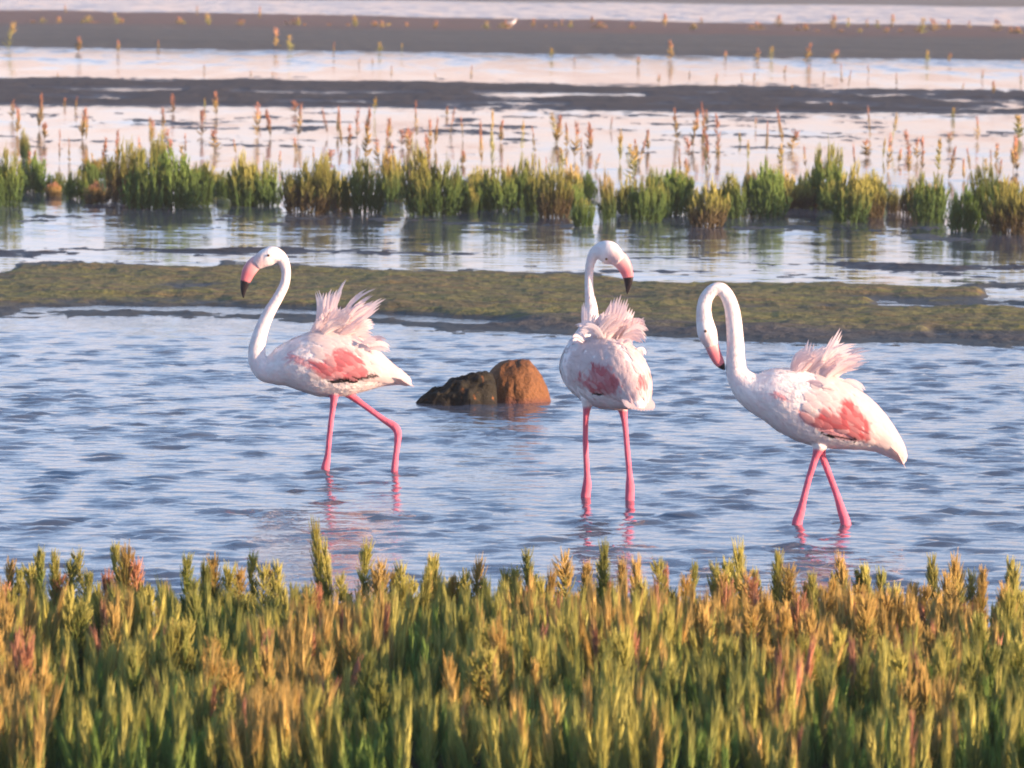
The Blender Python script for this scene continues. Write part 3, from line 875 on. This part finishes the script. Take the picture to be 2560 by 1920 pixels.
# the one arching its neck down to its breast
flamingo((2.513, 1700, 680),
    body=[(1404, 1206, 10, .012, 0), (1368, 1140, 52, .042), (1280, 1052, 98, .075), (1180, 985, 150, .105), (1060, 930, 195, .128), (930, 886, 222, .138), (800, 845, 226, .138), (690, 808, 208, .132),
          (595, 776, 180, .12), (515, 760, 148, .1), (445, 735, 116, .08), (393, 690, 88, .06), (358, 630, 68), (350, 560, 60), (349, 480, 56), (345, 400, 53), (338, 310, 50), (326, 230, 47),
          (300, 158, 44), (258, 108, 42), (212, 112, 41), (172, 152, 42), (153, 205, 45), (150, 262, 48), (158, 325, 56, .034), (172, 385, 62, .036), (186, 425, 54, .032), (200, 465, 42, .026)],
    bill=[(184, 425, 48), (202, 470, 43), (222, 520, 38), (243, 560, 34), (264, 592, 22), (281, 615, 4)],
    legs=[[(880, 1080, .034, -.04), (858, 1145, .017), (828, 1235, .014), (800, 1330, .0135), (775, 1430, .0145), (758, 1500, .018), (735, 1582, .022)],
          [(880, 1080, .034, .05), (890, 1145, .017), (925, 1240, .014), (955, 1320, .0135), (988, 1410, .0145), (1012, 1490, .018), (1042, 1588, .022)]],
    leg_top=[1112, 1112],
    plumes=[((760, 610), (800, 510), (836, 410), 46), ((880, 600), (955, 470), (1016, 352), 52), ((850, 590), (980, 505), (1138, 466), 74), ((900, 600), (1050, 525), (1230, 490), 74),
            ((900, 620), (1040, 565), (1182, 560), 84), ((700, 620), (760, 540), (850, 515), 84), ((800, 610), (900, 540), (1005, 512), 94), ((900, 630), (1000, 600), (1090, 612), 74), ((820, 620), (950, 570), (1080, 520), 84)],
    patches=[([(590, 745), (620, 755), (680, 795), (660, 812), (590, 790)], ROSE), ([(735, 860), (790, 875), (850, 930), (890, 880), (920, 850), (970, 900), (1000, 900), (1010, 840), (1040, 790), (1120, 850), (1165, 930), (1180, 1065), (1050, 1058), (930, 1022), (840, 982), (760, 925)], ROSE * np.array([0.95, 0.72, 0.72]))],
    blacks=[[(880, 1000), (960, 1025), (1110, 1055), (1100, 1075), (950, 1045), (890, 1020)]],
    lateral=(0, 1, 0), n_tail=0, n_torso=0, label='flamingo bending its neck in a tight arch to preen its breast', eye=(170, 370, 5, None), tipfrac=0.80, seed=14, pinkside=0.12,
    wing_rng=(0.05, 0.345, 10, 104), fill=[(700, 590, 940, 640, 10, 80, -80, 76, 0.0), (720, 600, 900, 660, 16, 210, -60, 74, 0.0), (690, 600, 980, 650, 16, 90, -45, 84, 0.0), (760, 640, 1040, 740, 9, 110, 70, 46, -0.05)])

# ------------------------------------------------------------------ gull on the far bank
def gull():
    base = gp(1277.0, 70.0, 0.12)
    root = bpy.data.objects.new('gull', None); C.objects.link(root); root.location = base
    tag(root, 'small white gull standing on the far silt bank', 'gull')
    L = Loft([[-.24, 0, .17, .008, .012], [-.14, 0, .18, .035, .04], [0, 0, .20, .07, .07], [.10, 0, .23, .065, .06], [.16, 0, .28, .042, .038], [.185, 0, .325, .038, .034], [.215, 0, .34, .03, .026], [.24, 0, .335, .012, .01]], 40, (0, 1, 0))
    P = [L.mesh(14)]
    for s in (-1, 1):
        P.append(Loft([[.01, s * .03, .16, .012, .012], [.01, s * .03, .08, .007, .007], [.01, s * .03, -.02, .009, .009]], 8, (0, 1, 0)).mesh(8))
    V, Fs = merge(P)
    me, co = remeshed(V, Fs, 0.008, 1)
    cols = np.repeat(WHITE[None] * 1.05, len(co), 0); cols[co[:, 2] < 0.11] = (0.5, 0.35, 0.12)
    a = me.color_attributes.new('Col', 'FLOAT_COLOR', 'POINT'); cc = np.ones((len(co), 4), np.float32); cc[:, :3] = np.clip(cols, 0, 1); a.data.foreach_set('color', cc.ravel())
    me.materials.clear(); me.materials.append(M['plumage'])
    link('body', me, root)
    for s in (-1, 1):
        v, f, c = blade([(.10, s * .062, .25), (0, s * .078, .225), (-.12, s * .06, .20), (-.28, s * .02, .175)], np.array([0, s, 0.25]), .11, 9, cols=(np.array([.5, .52, .55]), np.array([.35, .36, .38])))
        link('wing', mesh_from('wing', v, f, M['feather'], cols=c), root)
    v, f = Loft([[.23, 0, .335, .011, .009], [.265, 0, .33, .008, .006], [.285, 0, .322, .002, .002]], 8, (0, 1, 0)).mesh(8)
    link('bill', mesh_from('bill', v, f, simple('gull_bill', (0.6, 0.4, 0.08))), root)
    root.rotation_euler.z = math.radians(15)
gull()

# ------------------------------------------------------------------ glasswort plants
GREEN = np.array([0.22, 0.33, 0.08]); DGREEN = np.array([0.13, 0.23, 0.07]); OLIVE = np.array([0.36, 0.37, 0.10])
YELLOW = np.array([0.58, 0.54, 0.15]); ORANGE = np.array([0.66, 0.48, 0.16]); RED = np.array([0.62, 0.32, 0.19]); BROWN = np.array([0.19, 0.15, 0.08]); PINK = np.array([0.62, 0.32, 0.22])
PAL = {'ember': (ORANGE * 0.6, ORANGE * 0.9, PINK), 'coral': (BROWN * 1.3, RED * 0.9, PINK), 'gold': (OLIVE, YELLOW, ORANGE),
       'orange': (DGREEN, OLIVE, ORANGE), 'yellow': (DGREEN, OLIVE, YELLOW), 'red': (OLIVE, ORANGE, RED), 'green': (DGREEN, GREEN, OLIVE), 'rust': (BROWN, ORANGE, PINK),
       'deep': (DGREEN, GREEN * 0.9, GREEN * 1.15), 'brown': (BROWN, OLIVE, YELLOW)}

def twig(p0, p1, p2, r, nseg, sides):
    """tapered fleshy twig"""
    if nseg == 1:
        d = p2 - p0; d = d / np.linalg.norm(d)
        x = np.cross(d, (0.3, 1, 0.1)); x /= np.linalg.norm(x); y = np.cross(d, x)
        an = np.arange(3) * 2.0944
        V = np.vstack([p0 * 0.72 + p2 * 0.28 + 0.25 * (p1 - 0.5 * (p0 + p2)) + r * (np.cos(an)[:, None] * x + np.sin(an)[:, None] * y), p2])
        return V, np.array([(0, 1, 3), (1, 2, 3), (2, 0, 3)])
    t = np.linspace(0, 1, nseg + 1)[:, None]
    P = (1 - t) ** 2 * p0 + 2 * t * (1 - t) * p1 + t ** 2 * p2
    d = p2 - p0; d = d / np.linalg.norm(d)
    x = np.cross(d, (0.3, 1, 0.1)); x /= np.linalg.norm(x); y = np.cross(d, x)
    an = np.arange(sides) * 2 * math.pi / sides
    ring = np.cos(an)[:, None] * x + np.sin(an)[:, None] * y
    rad = r * np.array([1.0, 1.05, 0.5][:nseg + 1] if nseg == 2 else ([1.0, 0.45] if nseg == 1 else np.linspace(1, .4, nseg + 1)))
    V = (P[:, None] + ring[None] * rad[:, None, None]).reshape(-1, 3)
    Fs = []
    for i in range(nseg):
        for j in range(sides):
            Fs.append((i * sides + j, i * sides + (j + 1) % sides, (i + 1) * sides + (j + 1) % sides, (i + 1) * sides + j))
    return V, np.array(Fs)

def plant(seed, Hh, n, spread, r, pal, nseg=2, sides=3, stems=1, base_r=0.0, blen=0.24, flare=0.5, dome=0.0):
    """stem(s) with many erect side twigs; colour runs from the foot to the tip"""
    rg = np.random.default_rng(seed)
    V = []; Fs = []; Cc = []; k = 0
    c0, c1, c2 = PAL[pal]
    for s in range(stems):
        a = rg.random() * 6.283; br = base_r * math.sqrt(rg.random())
        b = np.array([br * math.cos(a), br * math.sin(a), -0.02 * Hh])
        hs = Hh * ((0.62 + 0.42 * rg.random()) * (1 - dome * (br / base_r) ** 2) if stems > 1 else 1.0)
        tip = b + np.array([b[0] * flare + rg.normal(0, 0.03) * Hh, b[1] * flare + rg.normal(0, 0.03) * Hh, hs])
        v, f = twig(b, 0.5 * (b + tip), tip, r * 1.1, nseg, sides)
        items = [(v, f)]
        m = max(2, int(n / stems))
        for i in range(m):
            t = 0.08 + 0.84 * rg.random() ** 0.8
            q = b * (1 - t) + tip * t
            aa = rg.random() * 6.283
            sp = spread * (1.08 - 0.7 * t) * (0.35 + 0.65 * rg.random())
            L = blen * hs * (0.6 + 0.7 * rg.random())
            p1 = q + np.array([math.cos(aa) * sp * 0.8, math.sin(aa) * sp * 0.8, L * 0.35])
            p2 = q + np.array([math.cos(aa) * sp, math.sin(aa) * sp, L])
            items.append(twig(q, p1, p2, r * (0.7 + 0.6 * rg.random()), nseg, sides))
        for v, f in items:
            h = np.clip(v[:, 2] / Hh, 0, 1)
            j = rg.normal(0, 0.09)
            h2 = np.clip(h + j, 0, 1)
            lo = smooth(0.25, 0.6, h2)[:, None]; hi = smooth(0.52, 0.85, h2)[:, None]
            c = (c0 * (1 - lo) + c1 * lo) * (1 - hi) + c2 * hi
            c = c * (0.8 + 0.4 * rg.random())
            V.append(v); Fs.append(f + k); Cc.append(c); k += len(v)
    return np.vstack(V), np.vstack(Fs), np.vstack(Cc)

# prototypes for the shore bed, real size
SHORE = {}
for pi, pal in enumerate(('orange', 'yellow', 'red', 'green')):
    SHORE[pal] = [mesh_from('glasswort', *(lambda t: (t[0], t[1], M['plant'], t[2]))(plant(100 + pi * 10 + i, 0.30, (240, 200, 220, 180, 200)[i], (0.034, 0.050, 0.042, 0.064, 0.056)[i], 0.0016, pal, blen=(0.12, 0.15, 0.17, 0.13, 0.18)[i]))) for i in range(5)]
LABEL_S = {'orange': 'tall orange-tipped glasswort spike in the shore bed', 'yellow': 'tall yellow-tipped glasswort spike in the shore bed',
           'red': 'tall reddish glasswort spike in the shore bed', 'green': 'tall green glasswort plant with pale tips in the shore bed'}
WARM = [(30, 1750, 1.0, 90, 190), (720, 1790, 1.0, 170, 140), (880, 1560, .9, 120, 90), (300, 1560, .6, 90, 90), (1850, 1560, .9, 380, 90), (1440, 1560, .6, 120, 110), (2060, 1560, .8, 120, 90),
        (2300, 1560, .8, 260, 110), (1960, 1780, .7, 60, 120), (2350, 1830, .9, 130, 100), (1420, 1880, .6, 120, 70), (1250, 1700, .5, 120, 160), (1130, 1760, .4, 50, 110)]
COOL = [(200, 1760, 1.0, 110, 110), (560, 1600, .8, 90, 70), (960, 1800, 1.0, 130, 140), (1170, 1600, .8, 90, 90), (1760, 1780, 1.0, 110, 130), (1350, 1790, .6, 100, 110), (2100, 1830, .9, 110, 100), (420, 1870, .9, 90, 80), (2500, 1780, .8, 110, 110)]
def warmth(px, py):
    w = 0.36 + 0.5 * (fbm(px * 0.008, py * 0.006, 91, 3) - 0.5)
    for (cx_, cy_, s, a, b) in WARM: w += 0.62 * s * math.exp(-((px - cx_) / a) ** 2 - ((py - cy_) / b) ** 2)
    for (cx_, cy_, s, a, b) in COOL: w -= 0.45 * s * math.exp(-((px - cx_) / a) ** 2 - ((py - cy_) / b) ** 2)
    return float(w)
def pick(px, py, rg):
    w = warmth(px, py) + rg.normal(0, 0.16)
    if w < 0.36: return 'green'
    if w < 0.62: return 'yellow'
    return 'red' if rg.random() < 0.14 else 'orange'

lean_rng = np.random.default_rng(31)
def put(meshes, name, loc, sc, rz, label, cat, group):
    o = bpy.data.objects.new(name, meshes)
    o.location = loc; o.scale = sc; o.rotation_euler = (lean_rng.normal(0, 0.06), lean_rng.normal(0, 0.07), rz)
    C.objects.link(o)
    return tag(o, label, cat, group)

prg = np.random.default_rng(2024)
r7 = lambda x, y: (x / 1.728, 1300 + y / 1.728)
r8 = lambda x, y: (1280 + x / 1.728, 1300 + y / 1.728)
RIM = [r7(*p) for p in [(30, 165), (185, 100), (245, 215), (535, 115), (590, 170), (440, 215), (800, 130), (935, 150), (1085, 125), (1040, 200), (1200, 170), (1320, 330), (1415, 5), (1440, 90), (1500, 290), (1650, 160), (1740, 175), (1840, 180), (1965, 220), (2050, 165), (2160, 260)]] + \
      [r8(*p) for p in [(20, 190), (100, 110), (245, 120), (350, 160), (400, 100), (480, 170), (545, 170), (660, 180), (760, 170), (885, 175), (960, 220), (1010, 100), (1095, 190), (1160, 170), (1255, 260), (1330, 210), (1390, 250), (1520, 190), (1610, 210), (1670, 280), (1780, 280), (1920, 150), (2010, 190), (2135, 190), (2190, 300)]]
count = 0
for (x, y) in RIM:
    Yb = 18.1 + prg.normal(0, 0.12)
    P = pp(x, y, Yb)
    hgt = P[2] - 0.04
    pal = ('orange', 'yellow', 'orange', 'yellow', 'red', 'green')[int(prg.integers(0, 6))]
    k = hgt / 0.30
    put(SHORE[pal][int(prg.integers(0, 5))], 'glasswort', (P[0], Yb, 0.03), (0.85 + 0.5 * prg.random(), 0.85 + 0.5 * prg.random(), k), prg.random() * 6.28, 'tallest glasswort spike, rising highest over the shore bed' if hgt > 0.42 else LABEL_S[pal].replace('in the shore bed', 'silhouetted on the water edge of the shore bed'), 'plant', 'glasswort plants of the shore bed')
    count += 1
while count < 296:
    Yb = 15.0 + 3.5 * prg.random() ** 0.85
    px = -60 + 2680 * prg.random()
    P = pp(px, 1500, Yb); qx, qy = proj(np.array([P[0], Yb, 0.22]))
    if qy > 1960: continue
    pal = pick(qx, qy, prg)
    if pal == 'green' and prg.random() < 0.6: continue
    k = (0.75 + 0.35 * prg.random()) * float(1 - (0.40 * prg.random() + 0.05) * smooth(17.0, 18.2, Yb))
    put(SHORE[pal][int(prg.integers(0, 5))], 'glasswort', (P[0], Yb, 0.04), (0.9 + 0.3 * prg.random(), 0.9 + 0.3 * prg.random(), k), prg.random() * 6.28, LABEL_S[pal], 'plant', 'glasswort plants of the shore bed')
    count += 1
# the rest of the bed: too many to count
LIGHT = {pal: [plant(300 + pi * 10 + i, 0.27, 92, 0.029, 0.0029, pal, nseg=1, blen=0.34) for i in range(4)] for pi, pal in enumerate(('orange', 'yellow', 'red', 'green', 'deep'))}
Vs = []; Fs = []; Cs = []; n = 0
i = 0
while i < 3200:
    Yb = 14.3 + 4.45 * prg.random()
    xw = (prg.random() * 2 - 1) * 0.0911 * Yb * 1.45
    qx, qy = proj(np.array([xw, Yb, 0.2]))
    edge = 18.4 + 0.5 * (fbm(xw * 0.9, 3.0, 81, 3) - 0.5)
    if Yb > edge - 0.1 * prg.random(): continue
    thin = smooth(17.6, 18.4, Yb)
    if prg.random() < 0.5 * thin: continue
    pal = pick(float(qx), float(qy), prg)
    if pal == 'green' and prg.random() < 0.55: pal = 'deep'
    v, f, c = LIGHT[pal][int(prg.integers(0, 4))]
    a = prg.random() * 6.283; s = 0.85 + 0.4 * prg.random(); h = (0.62 + 0.30 * prg.random()) * (0.75 if pal == 'deep' else 1.0) * float(1 - 0.45 * smooth(17.0, 18.2, Yb)) * float(0.66 + 0.68 * fbm(xw * 2.6, Yb * 1.6, 95, 2))
    ca, sa = math.cos(a) * s, math.sin(a) * s
    lx_, ly_ = prg.normal(0, 0.09), prg.normal(0, 0.09)
    w = np.stack([v[:, 0] * ca - v[:, 1] * sa + xw + lx_ * v[:, 2], v[:, 0] * sa + v[:, 1] * ca + Yb + ly_ * v[:, 2], v[:, 2] * h + 0.035], -1)
    Vs.append(w); Fs.append(f + n); Cs.append(c * (0.85 + 0.3 * prg.random())); n += len(w)
    i += 1
tag(link('glasswort_bed', mesh_from('glasswort_bed', np.vstack(Vs), np.vstack(Fs), M['plant'], cols=np.vstack(Cs))),
    'dense green and orange glasswort covering the shore', 'vegetation', kind='stuff')

# clumps standing in the shallows, unit size (1 m tall, 1 m wide), and single stalks
CL = {}
for pi, pal in enumerate(('green', 'deep', 'yellow', 'brown', 'orange', 'rust', 'red')):
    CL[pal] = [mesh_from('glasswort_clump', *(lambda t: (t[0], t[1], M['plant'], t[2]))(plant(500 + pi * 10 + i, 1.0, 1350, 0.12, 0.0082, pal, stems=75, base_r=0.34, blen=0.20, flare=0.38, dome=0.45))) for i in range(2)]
ST = {}
for pi, pal in enumerate(('ember', 'coral', 'rust', 'gold')):
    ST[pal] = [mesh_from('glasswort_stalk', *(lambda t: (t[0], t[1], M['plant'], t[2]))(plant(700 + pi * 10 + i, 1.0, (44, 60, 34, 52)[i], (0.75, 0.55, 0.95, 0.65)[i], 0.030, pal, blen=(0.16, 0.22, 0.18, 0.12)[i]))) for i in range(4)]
LABEL_C = {'green': 'green glasswort clump with yellowish tips standing in the shallow pool', 'deep': 'dense deep green glasswort clump standing in the shallow pool',
           'yellow': 'olive glasswort clump with golden tips standing in the shallow pool', 'brown': 'olive brown glasswort clump with a dark foot standing in the shallow pool',
           'orange': 'glasswort clump turning orange, standing among green clumps in the shallow pool', 'rust': 'rusty red low glasswort clump standing in the shallow pool', 'red': 'reddish glasswort clump standing in the shallow pool'}
crg = np.random.default_rng(77)
def clump(rx, top, base, w, pal, reg=5, z=0.0):
    x = (1280 if reg == 6 else 0) + rx / 1.728
    g = gp(x, base / 1.728, z)
    mpp = g[1] / F
    h = (base - top) / 1.728 * mpp * 1.04; ww = w / 1.728 * mpp * 1.4
    put(CL[pal][int(crg.integers(0, 2))], 'glasswort_clump', (g[0], g[1], z - 0.01), (ww, ww, h), crg.random() * 6.28, ('broad ' if ww > 0.40 else 'slim ' if ww < 0.22 else '') + ('tall ' if h > 0.56 else 'low ' if h < 0.40 else '') + LABEL_C[pal], 'plant', 'glasswort clumps in the shallow pool')
for a in [(30, 640, 890, 120, 'green'), (150, 670, 830, 130, 'deep'), (110, 560, 690, 40, 'yellow'), (420, 780, 880, 100, 'rust'), (330, 730, 860, 90, 'green'), (540, 600, 870, 150, 'brown'), (640, 640, 900, 190, 'green'), (760, 640, 900, 200, 'deep'),
          (850, 680, 890, 130, 'green'), (680, 570, 720, 60, 'yellow'), (960, 730, 860, 70, 'green'), (1060, 670, 890, 130, 'yellow'), (1140, 690, 890, 130, 'green'), (1330, 680, 920, 210, 'brown'), (1560, 680, 920, 160, 'green'),
          (1690, 640, 870, 90, 'orange'), (1830, 640, 930, 150, 'yellow'), (1900, 690, 930, 150, 'green'), (1970, 740, 920, 110, 'deep'), (2140, 720, 910, 150, 'green'), (2060, 760, 900, 80, 'brown'), (1480, 760, 900, 70, 'brown'), (230, 780, 850, 60, 'rust')]:
    clump(*a)
for a in [(30, 680, 900, 100, 'green'), (110, 680, 930, 100, 'yellow'), (180, 700, 940, 130, 'brown'), (265, 690, 890, 90, 'orange'), (310, 840, 980, 80, 'green'), (415, 730, 960, 70, 'orange'), (500, 760, 930, 100, 'yellow'), (580, 740, 960, 130, 'green'),
          (700, 730, 930, 170, 'deep'), (835, 770, 980, 150, 'brown'), (960, 740, 940, 110, 'green'), (1100, 700, 940, 150, 'deep'), (1190, 780, 900, 80, 'brown'), (1280, 730, 880, 110, 'green'), (1360, 620, 900, 140, 'green'), (1460, 720, 960, 150, 'yellow'),
          (1550, 740, 940, 110, 'brown'), (1725, 760, 930, 80, 'brown'), (1800, 720, 960, 140, 'green'), (1940, 800, 1000, 130, 'deep'), (2060, 710, 960, 140, 'green'), (2160, 760, 1010, 170, 'brown'), (2230, 800, 980, 120, 'green'), (640, 790, 940, 90, 'green'), (1650, 800, 920, 60, 'brown')]:
    clump(*a, reg=6)

for i_ in range(38):
    x_ = crg.random() * 4424; b_ = 826 + (x_ / 4424) * 70 + crg.normal(0, 24); h_ = 80 + 80 * crg.random()
    clump(x_ % 2212, b_ - h_, b_, 60 + 70 * crg.random(), ('green', 'yellow', 'deep', 'brown', 'orange')[int(crg.integers(0, 5))], reg=5 if x_ < 2212 else 6)

def stalk(rx, top, base, w, pal, reg, label, group, z=0.0):
    x = (1280 if reg == 6 else 0) + rx / 1.728
    g = gp(x, base / 1.728, z)
    mpp = g[1] / F
    h = (base - top) / 1.728 * mpp; ww = max(w, 10) / 1.728 * mpp
    if 'behind the green' in label:
        label = ('tall ' if h > 0.36 else 'short ' if h < 0.24 else '') + ('wispy ' if ww < 0.05 else 'bushy ' if ww > 0.10 else '') + label
    o = put(ST[pal][int(crg.integers(0, 4))], 'glasswort_stalk', (g[0], g[1], z - 0.01), (ww, ww, h), crg.random() * 6.28, label, 'plant', group)
    o.rotation_euler = (crg.normal(0, 0.05), crg.normal(0, 0.12), o.rotation_euler[2])
pals = ('ember', 'coral', 'rust', 'ember', 'gold')
LP = {'ember': 'orange glasswort stalk behind the green clumps', 'coral': 'reddish glasswort stalk behind the green clumps', 'rust': 'pinkish rusty glasswort stalk behind the green clumps', 'gold': 'golden glasswort stalk behind the green clumps'}
mid5 = [(55, 430, 520, 28), (75, 470, 580, 40), (170, 410, 560, 38), (190, 530, 610, 50), (275, 420, 460, 18), (325, 410, 480, 14), (355, 470, 600, 50), (750, 400, 490, 34), (885, 420, 470, 12), (935, 390, 500, 30), (870, 470, 590, 42), (925, 560, 650, 50), (1275, 430, 490, 38),
        (1475, 480, 640, 20), (1505, 530, 640, 34), (1580, 460, 690, 44), (1680, 510, 600, 38), (1615, 420, 500, 22), (1765, 550, 700, 26), (1930, 460, 500, 20), (2080, 530, 720, 26), (2125, 470, 720, 22), (2000, 650, 710, 40), (1430, 640, 700, 60), (650, 500, 560, 14), (1120, 480, 540, 12),
        (1998, 500, 600, 10), (440, 600, 720, 26), (800, 570, 660, 16), (600, 590, 690, 20), (1210, 650, 730, 16), (1640, 600, 720, 34), (1850, 590, 690, 24), (510, 560, 680, 24), (300, 590, 700, 14)]
mid6 = [(40, 520, 650, 20), (100, 540, 660, 16), (190, 500, 620, 50), (270, 525, 690, 42), (325, 530, 650, 42), (465, 570, 700, 42), (585, 560, 650, 34), (715, 460, 600, 30), (780, 470, 640, 46), (840, 470, 540, 34), (890, 600, 700, 30), (985, 570, 620, 20), (1100, 530, 660, 18), (1210, 560, 650, 56),
        (1020, 610, 690, 24), (1545, 460, 600, 12), (1530, 600, 680, 56), (1620, 580, 740, 28), (1770, 580, 740, 28), (1715, 620, 760, 36), (1840, 590, 740, 38), (1885, 620, 780, 28), (2190, 490, 600, 56), (2165, 590, 740, 54), (2050, 680, 760, 30), (1905, 460, 510, 30), (1380, 440, 470, 16), (520, 640, 780, 46),
        (550, 600, 720, 24), (1050, 500, 560, 12), (425, 500, 560, 12), (1480, 620, 720, 18), (1980, 630, 740, 16), (1270, 630, 730, 18), (360, 660, 740, 20)]
for i_ in range(34):
    for L_, o_ in ((mid5, 0), (mid6, 30)):
        b_ = 560 + o_ + 190 * crg.random() ** 0.8
        L_.append((crg.random() * 2212, b_ - 60 - 110 * crg.random(), b_, 12 + 26 * crg.random()))
for reg, L in ((5, mid5), (6, mid6)):
    for (a, b, c, d) in L:
        pal = pals[int(crg.integers(0, 5))]
        stalk(a, b, c, d, pal, reg, LP[pal], 'glasswort stalks behind the clumps')
thin5 = [(880, 275, 310, 8), (1085, 300, 335, 8), (1690, 280, 340, 10), (2035, 280, 350, 12), (1885, 310, 345, 10), (1610, 250, 280, 8), (250, 310, 340, 8), (1550, 250, 280, 8), (1175, 305, 335, 8)]
thin6 = [(1175, 280, 320, 16), (1280, 280, 320, 9), (1345, 300, 370, 10), (1425, 275, 370, 12), (1450, 300, 380, 12), (1540, 280, 325, 14), (1660, 310, 370, 10), (880, 310, 370, 14), (995, 315, 370, 10), (635, 320, 360, 18), (1045, 310, 360, 12), (2030, 300, 350, 12), (2080, 350, 410, 28), (2195, 310, 370, 12), (1945, 355, 390, 12), (1210, 360, 390, 10), (765, 300, 325, 8), (270, 250, 275, 8)]
for reg, L in ((5, thin5), (6, thin6)):
    for (a, b, c, d) in L:
        stalk(a, b, c, d, 'rust', reg, 'thin rusty glasswort stalk standing in the pink pool beyond the dark mudbank', 'thin stalks in the far pool')
bank5 = [(35, 95, 215, 36), (340, 160, 225, 46), (510, 170, 232, 24), (683, 170, 215, 14), (1195, 115, 212, 40), (1255, 150, 220, 34), (1440, 180, 236, 14), (1640, 180, 228, 32), (1738, 185, 228, 10)]
bank6 = [(170, 205, 247, 32), (545, 240, 287, 22), (685, 170, 260, 36), (925, 220, 262, 20), (1055, 205, 267, 34), (1120, 200, 262, 28), (1270, 180, 272, 42), (1395, 215, 264, 44), (1790, 215, 272, 30), (1885, 225, 265, 24), (2205, 250, 270, 12)]
for reg, L in ((5, bank5), (6, bank6)):
    for (a, b, c, d) in L:
        pal = ('ember', 'gold', 'ember')[int(crg.integers(0, 3))]
        stalk(a, b, c, d, pal, reg, 'small %s glasswort tuft at the foot of the grey silt bank' % ('golden' if pal == 'gold' else 'orange'), 'tufts along the foot of the silt bank')
top5 = [(1120, 30, 92, 20), (850, 20, 72, 14), (770, 70, 112, 40), (1535, 70, 122, 46), (1650, 85, 126, 34), (510, 50, 108, 30), (900, 60, 112, 50), (285, 20, 60, 14), (1880, 90, 130, 40), (2100, 90, 130, 40), (380, 65, 100, 30), (1290, 75, 115, 30)]
top6 = [(90, 80, 122, 34), (350, 70, 104, 30), (660, 60, 120, 46), (1150, 65, 122, 46), (1065, 95, 126, 50), (1385, 60, 126, 42), (1450, 75, 122, 20), (1535, 85, 122, 24), (1645, 60, 122, 34), (1770, 75, 150, 42), (1820, 80, 140, 54), (1885, 80, 132, 34), (1975, 90, 126, 20), (2100, 85, 142, 56), (2160, 115, 150, 40), (215, 85, 118, 20), (815, 75, 106, 16), (1580, 85, 128, 30)]
for i_ in range(26):
    x_ = crg.random() * 2212; t_ = 78 + (x_ / 1.728) * 0.02; h_ = 14 + 26 * crg.random() ** 2
    top5.append((x_, t_ + 22 - h_, t_ + 22, 20 + 40 * crg.random())); t_ = 108 + (x_ / 1.728) * 0.025
    top6.append((x_, t_ + 12 - h_, t_ + 12, 20 + 40 * crg.random()))
for reg, L in ((5, top5), (6, top6)):
    for (a, b, c, d) in L:
        pal = ('ember', 'gold', 'rust')[int(crg.integers(0, 3))]
        stalk(a, b, c, d, pal, reg, 'low %s shrubby tuft on the crest of the silt bank' % {'ember': 'orange', 'gold': 'olive', 'rust': 'rusty'}[pal], 'tufts on the crest of the silt bank', z=0.12)

# ------------------------------------------------------------------ evening haze lying over the lagoon
def haze(density):
    m = bpy.data.materials.new('haze'); m.use_nodes = True
    nt = m.node_tree; nt.nodes.clear()
    out = nt.nodes.new('ShaderNodeOutputMaterial'); v = nt.nodes.new('ShaderNodeVolumePrincipled')
    v.inputs['Color'].default_value = (0.95, 0.92, 0.92, 1); v.inputs['Density'].default_value = density; v.inputs['Anisotropy'].default_value = 0.2
    nt.links.new(v.outputs[0], out.inputs['Volume'])
    x0, x1, y0, y1, z0, z1 = -5200, 5200, -30, 10100, -1.4, 3.2
    V = [(x, y, z) for z in (z0, z1) for y in (y0, y1) for x in (x0, x1)]
    Fc = [(0, 2, 3, 1), (4, 5, 7, 6), (0, 1, 5, 4), (2, 6, 7, 3), (0, 4, 6, 2), (1, 3, 7, 5)]
    o = link('haze', mesh_from('haze', V, Fc, m, smooth_sh=False))
    tag(o, 'thin pale evening haze over the lagoon', 'haze', kind='stuff')
haze(0.0006)
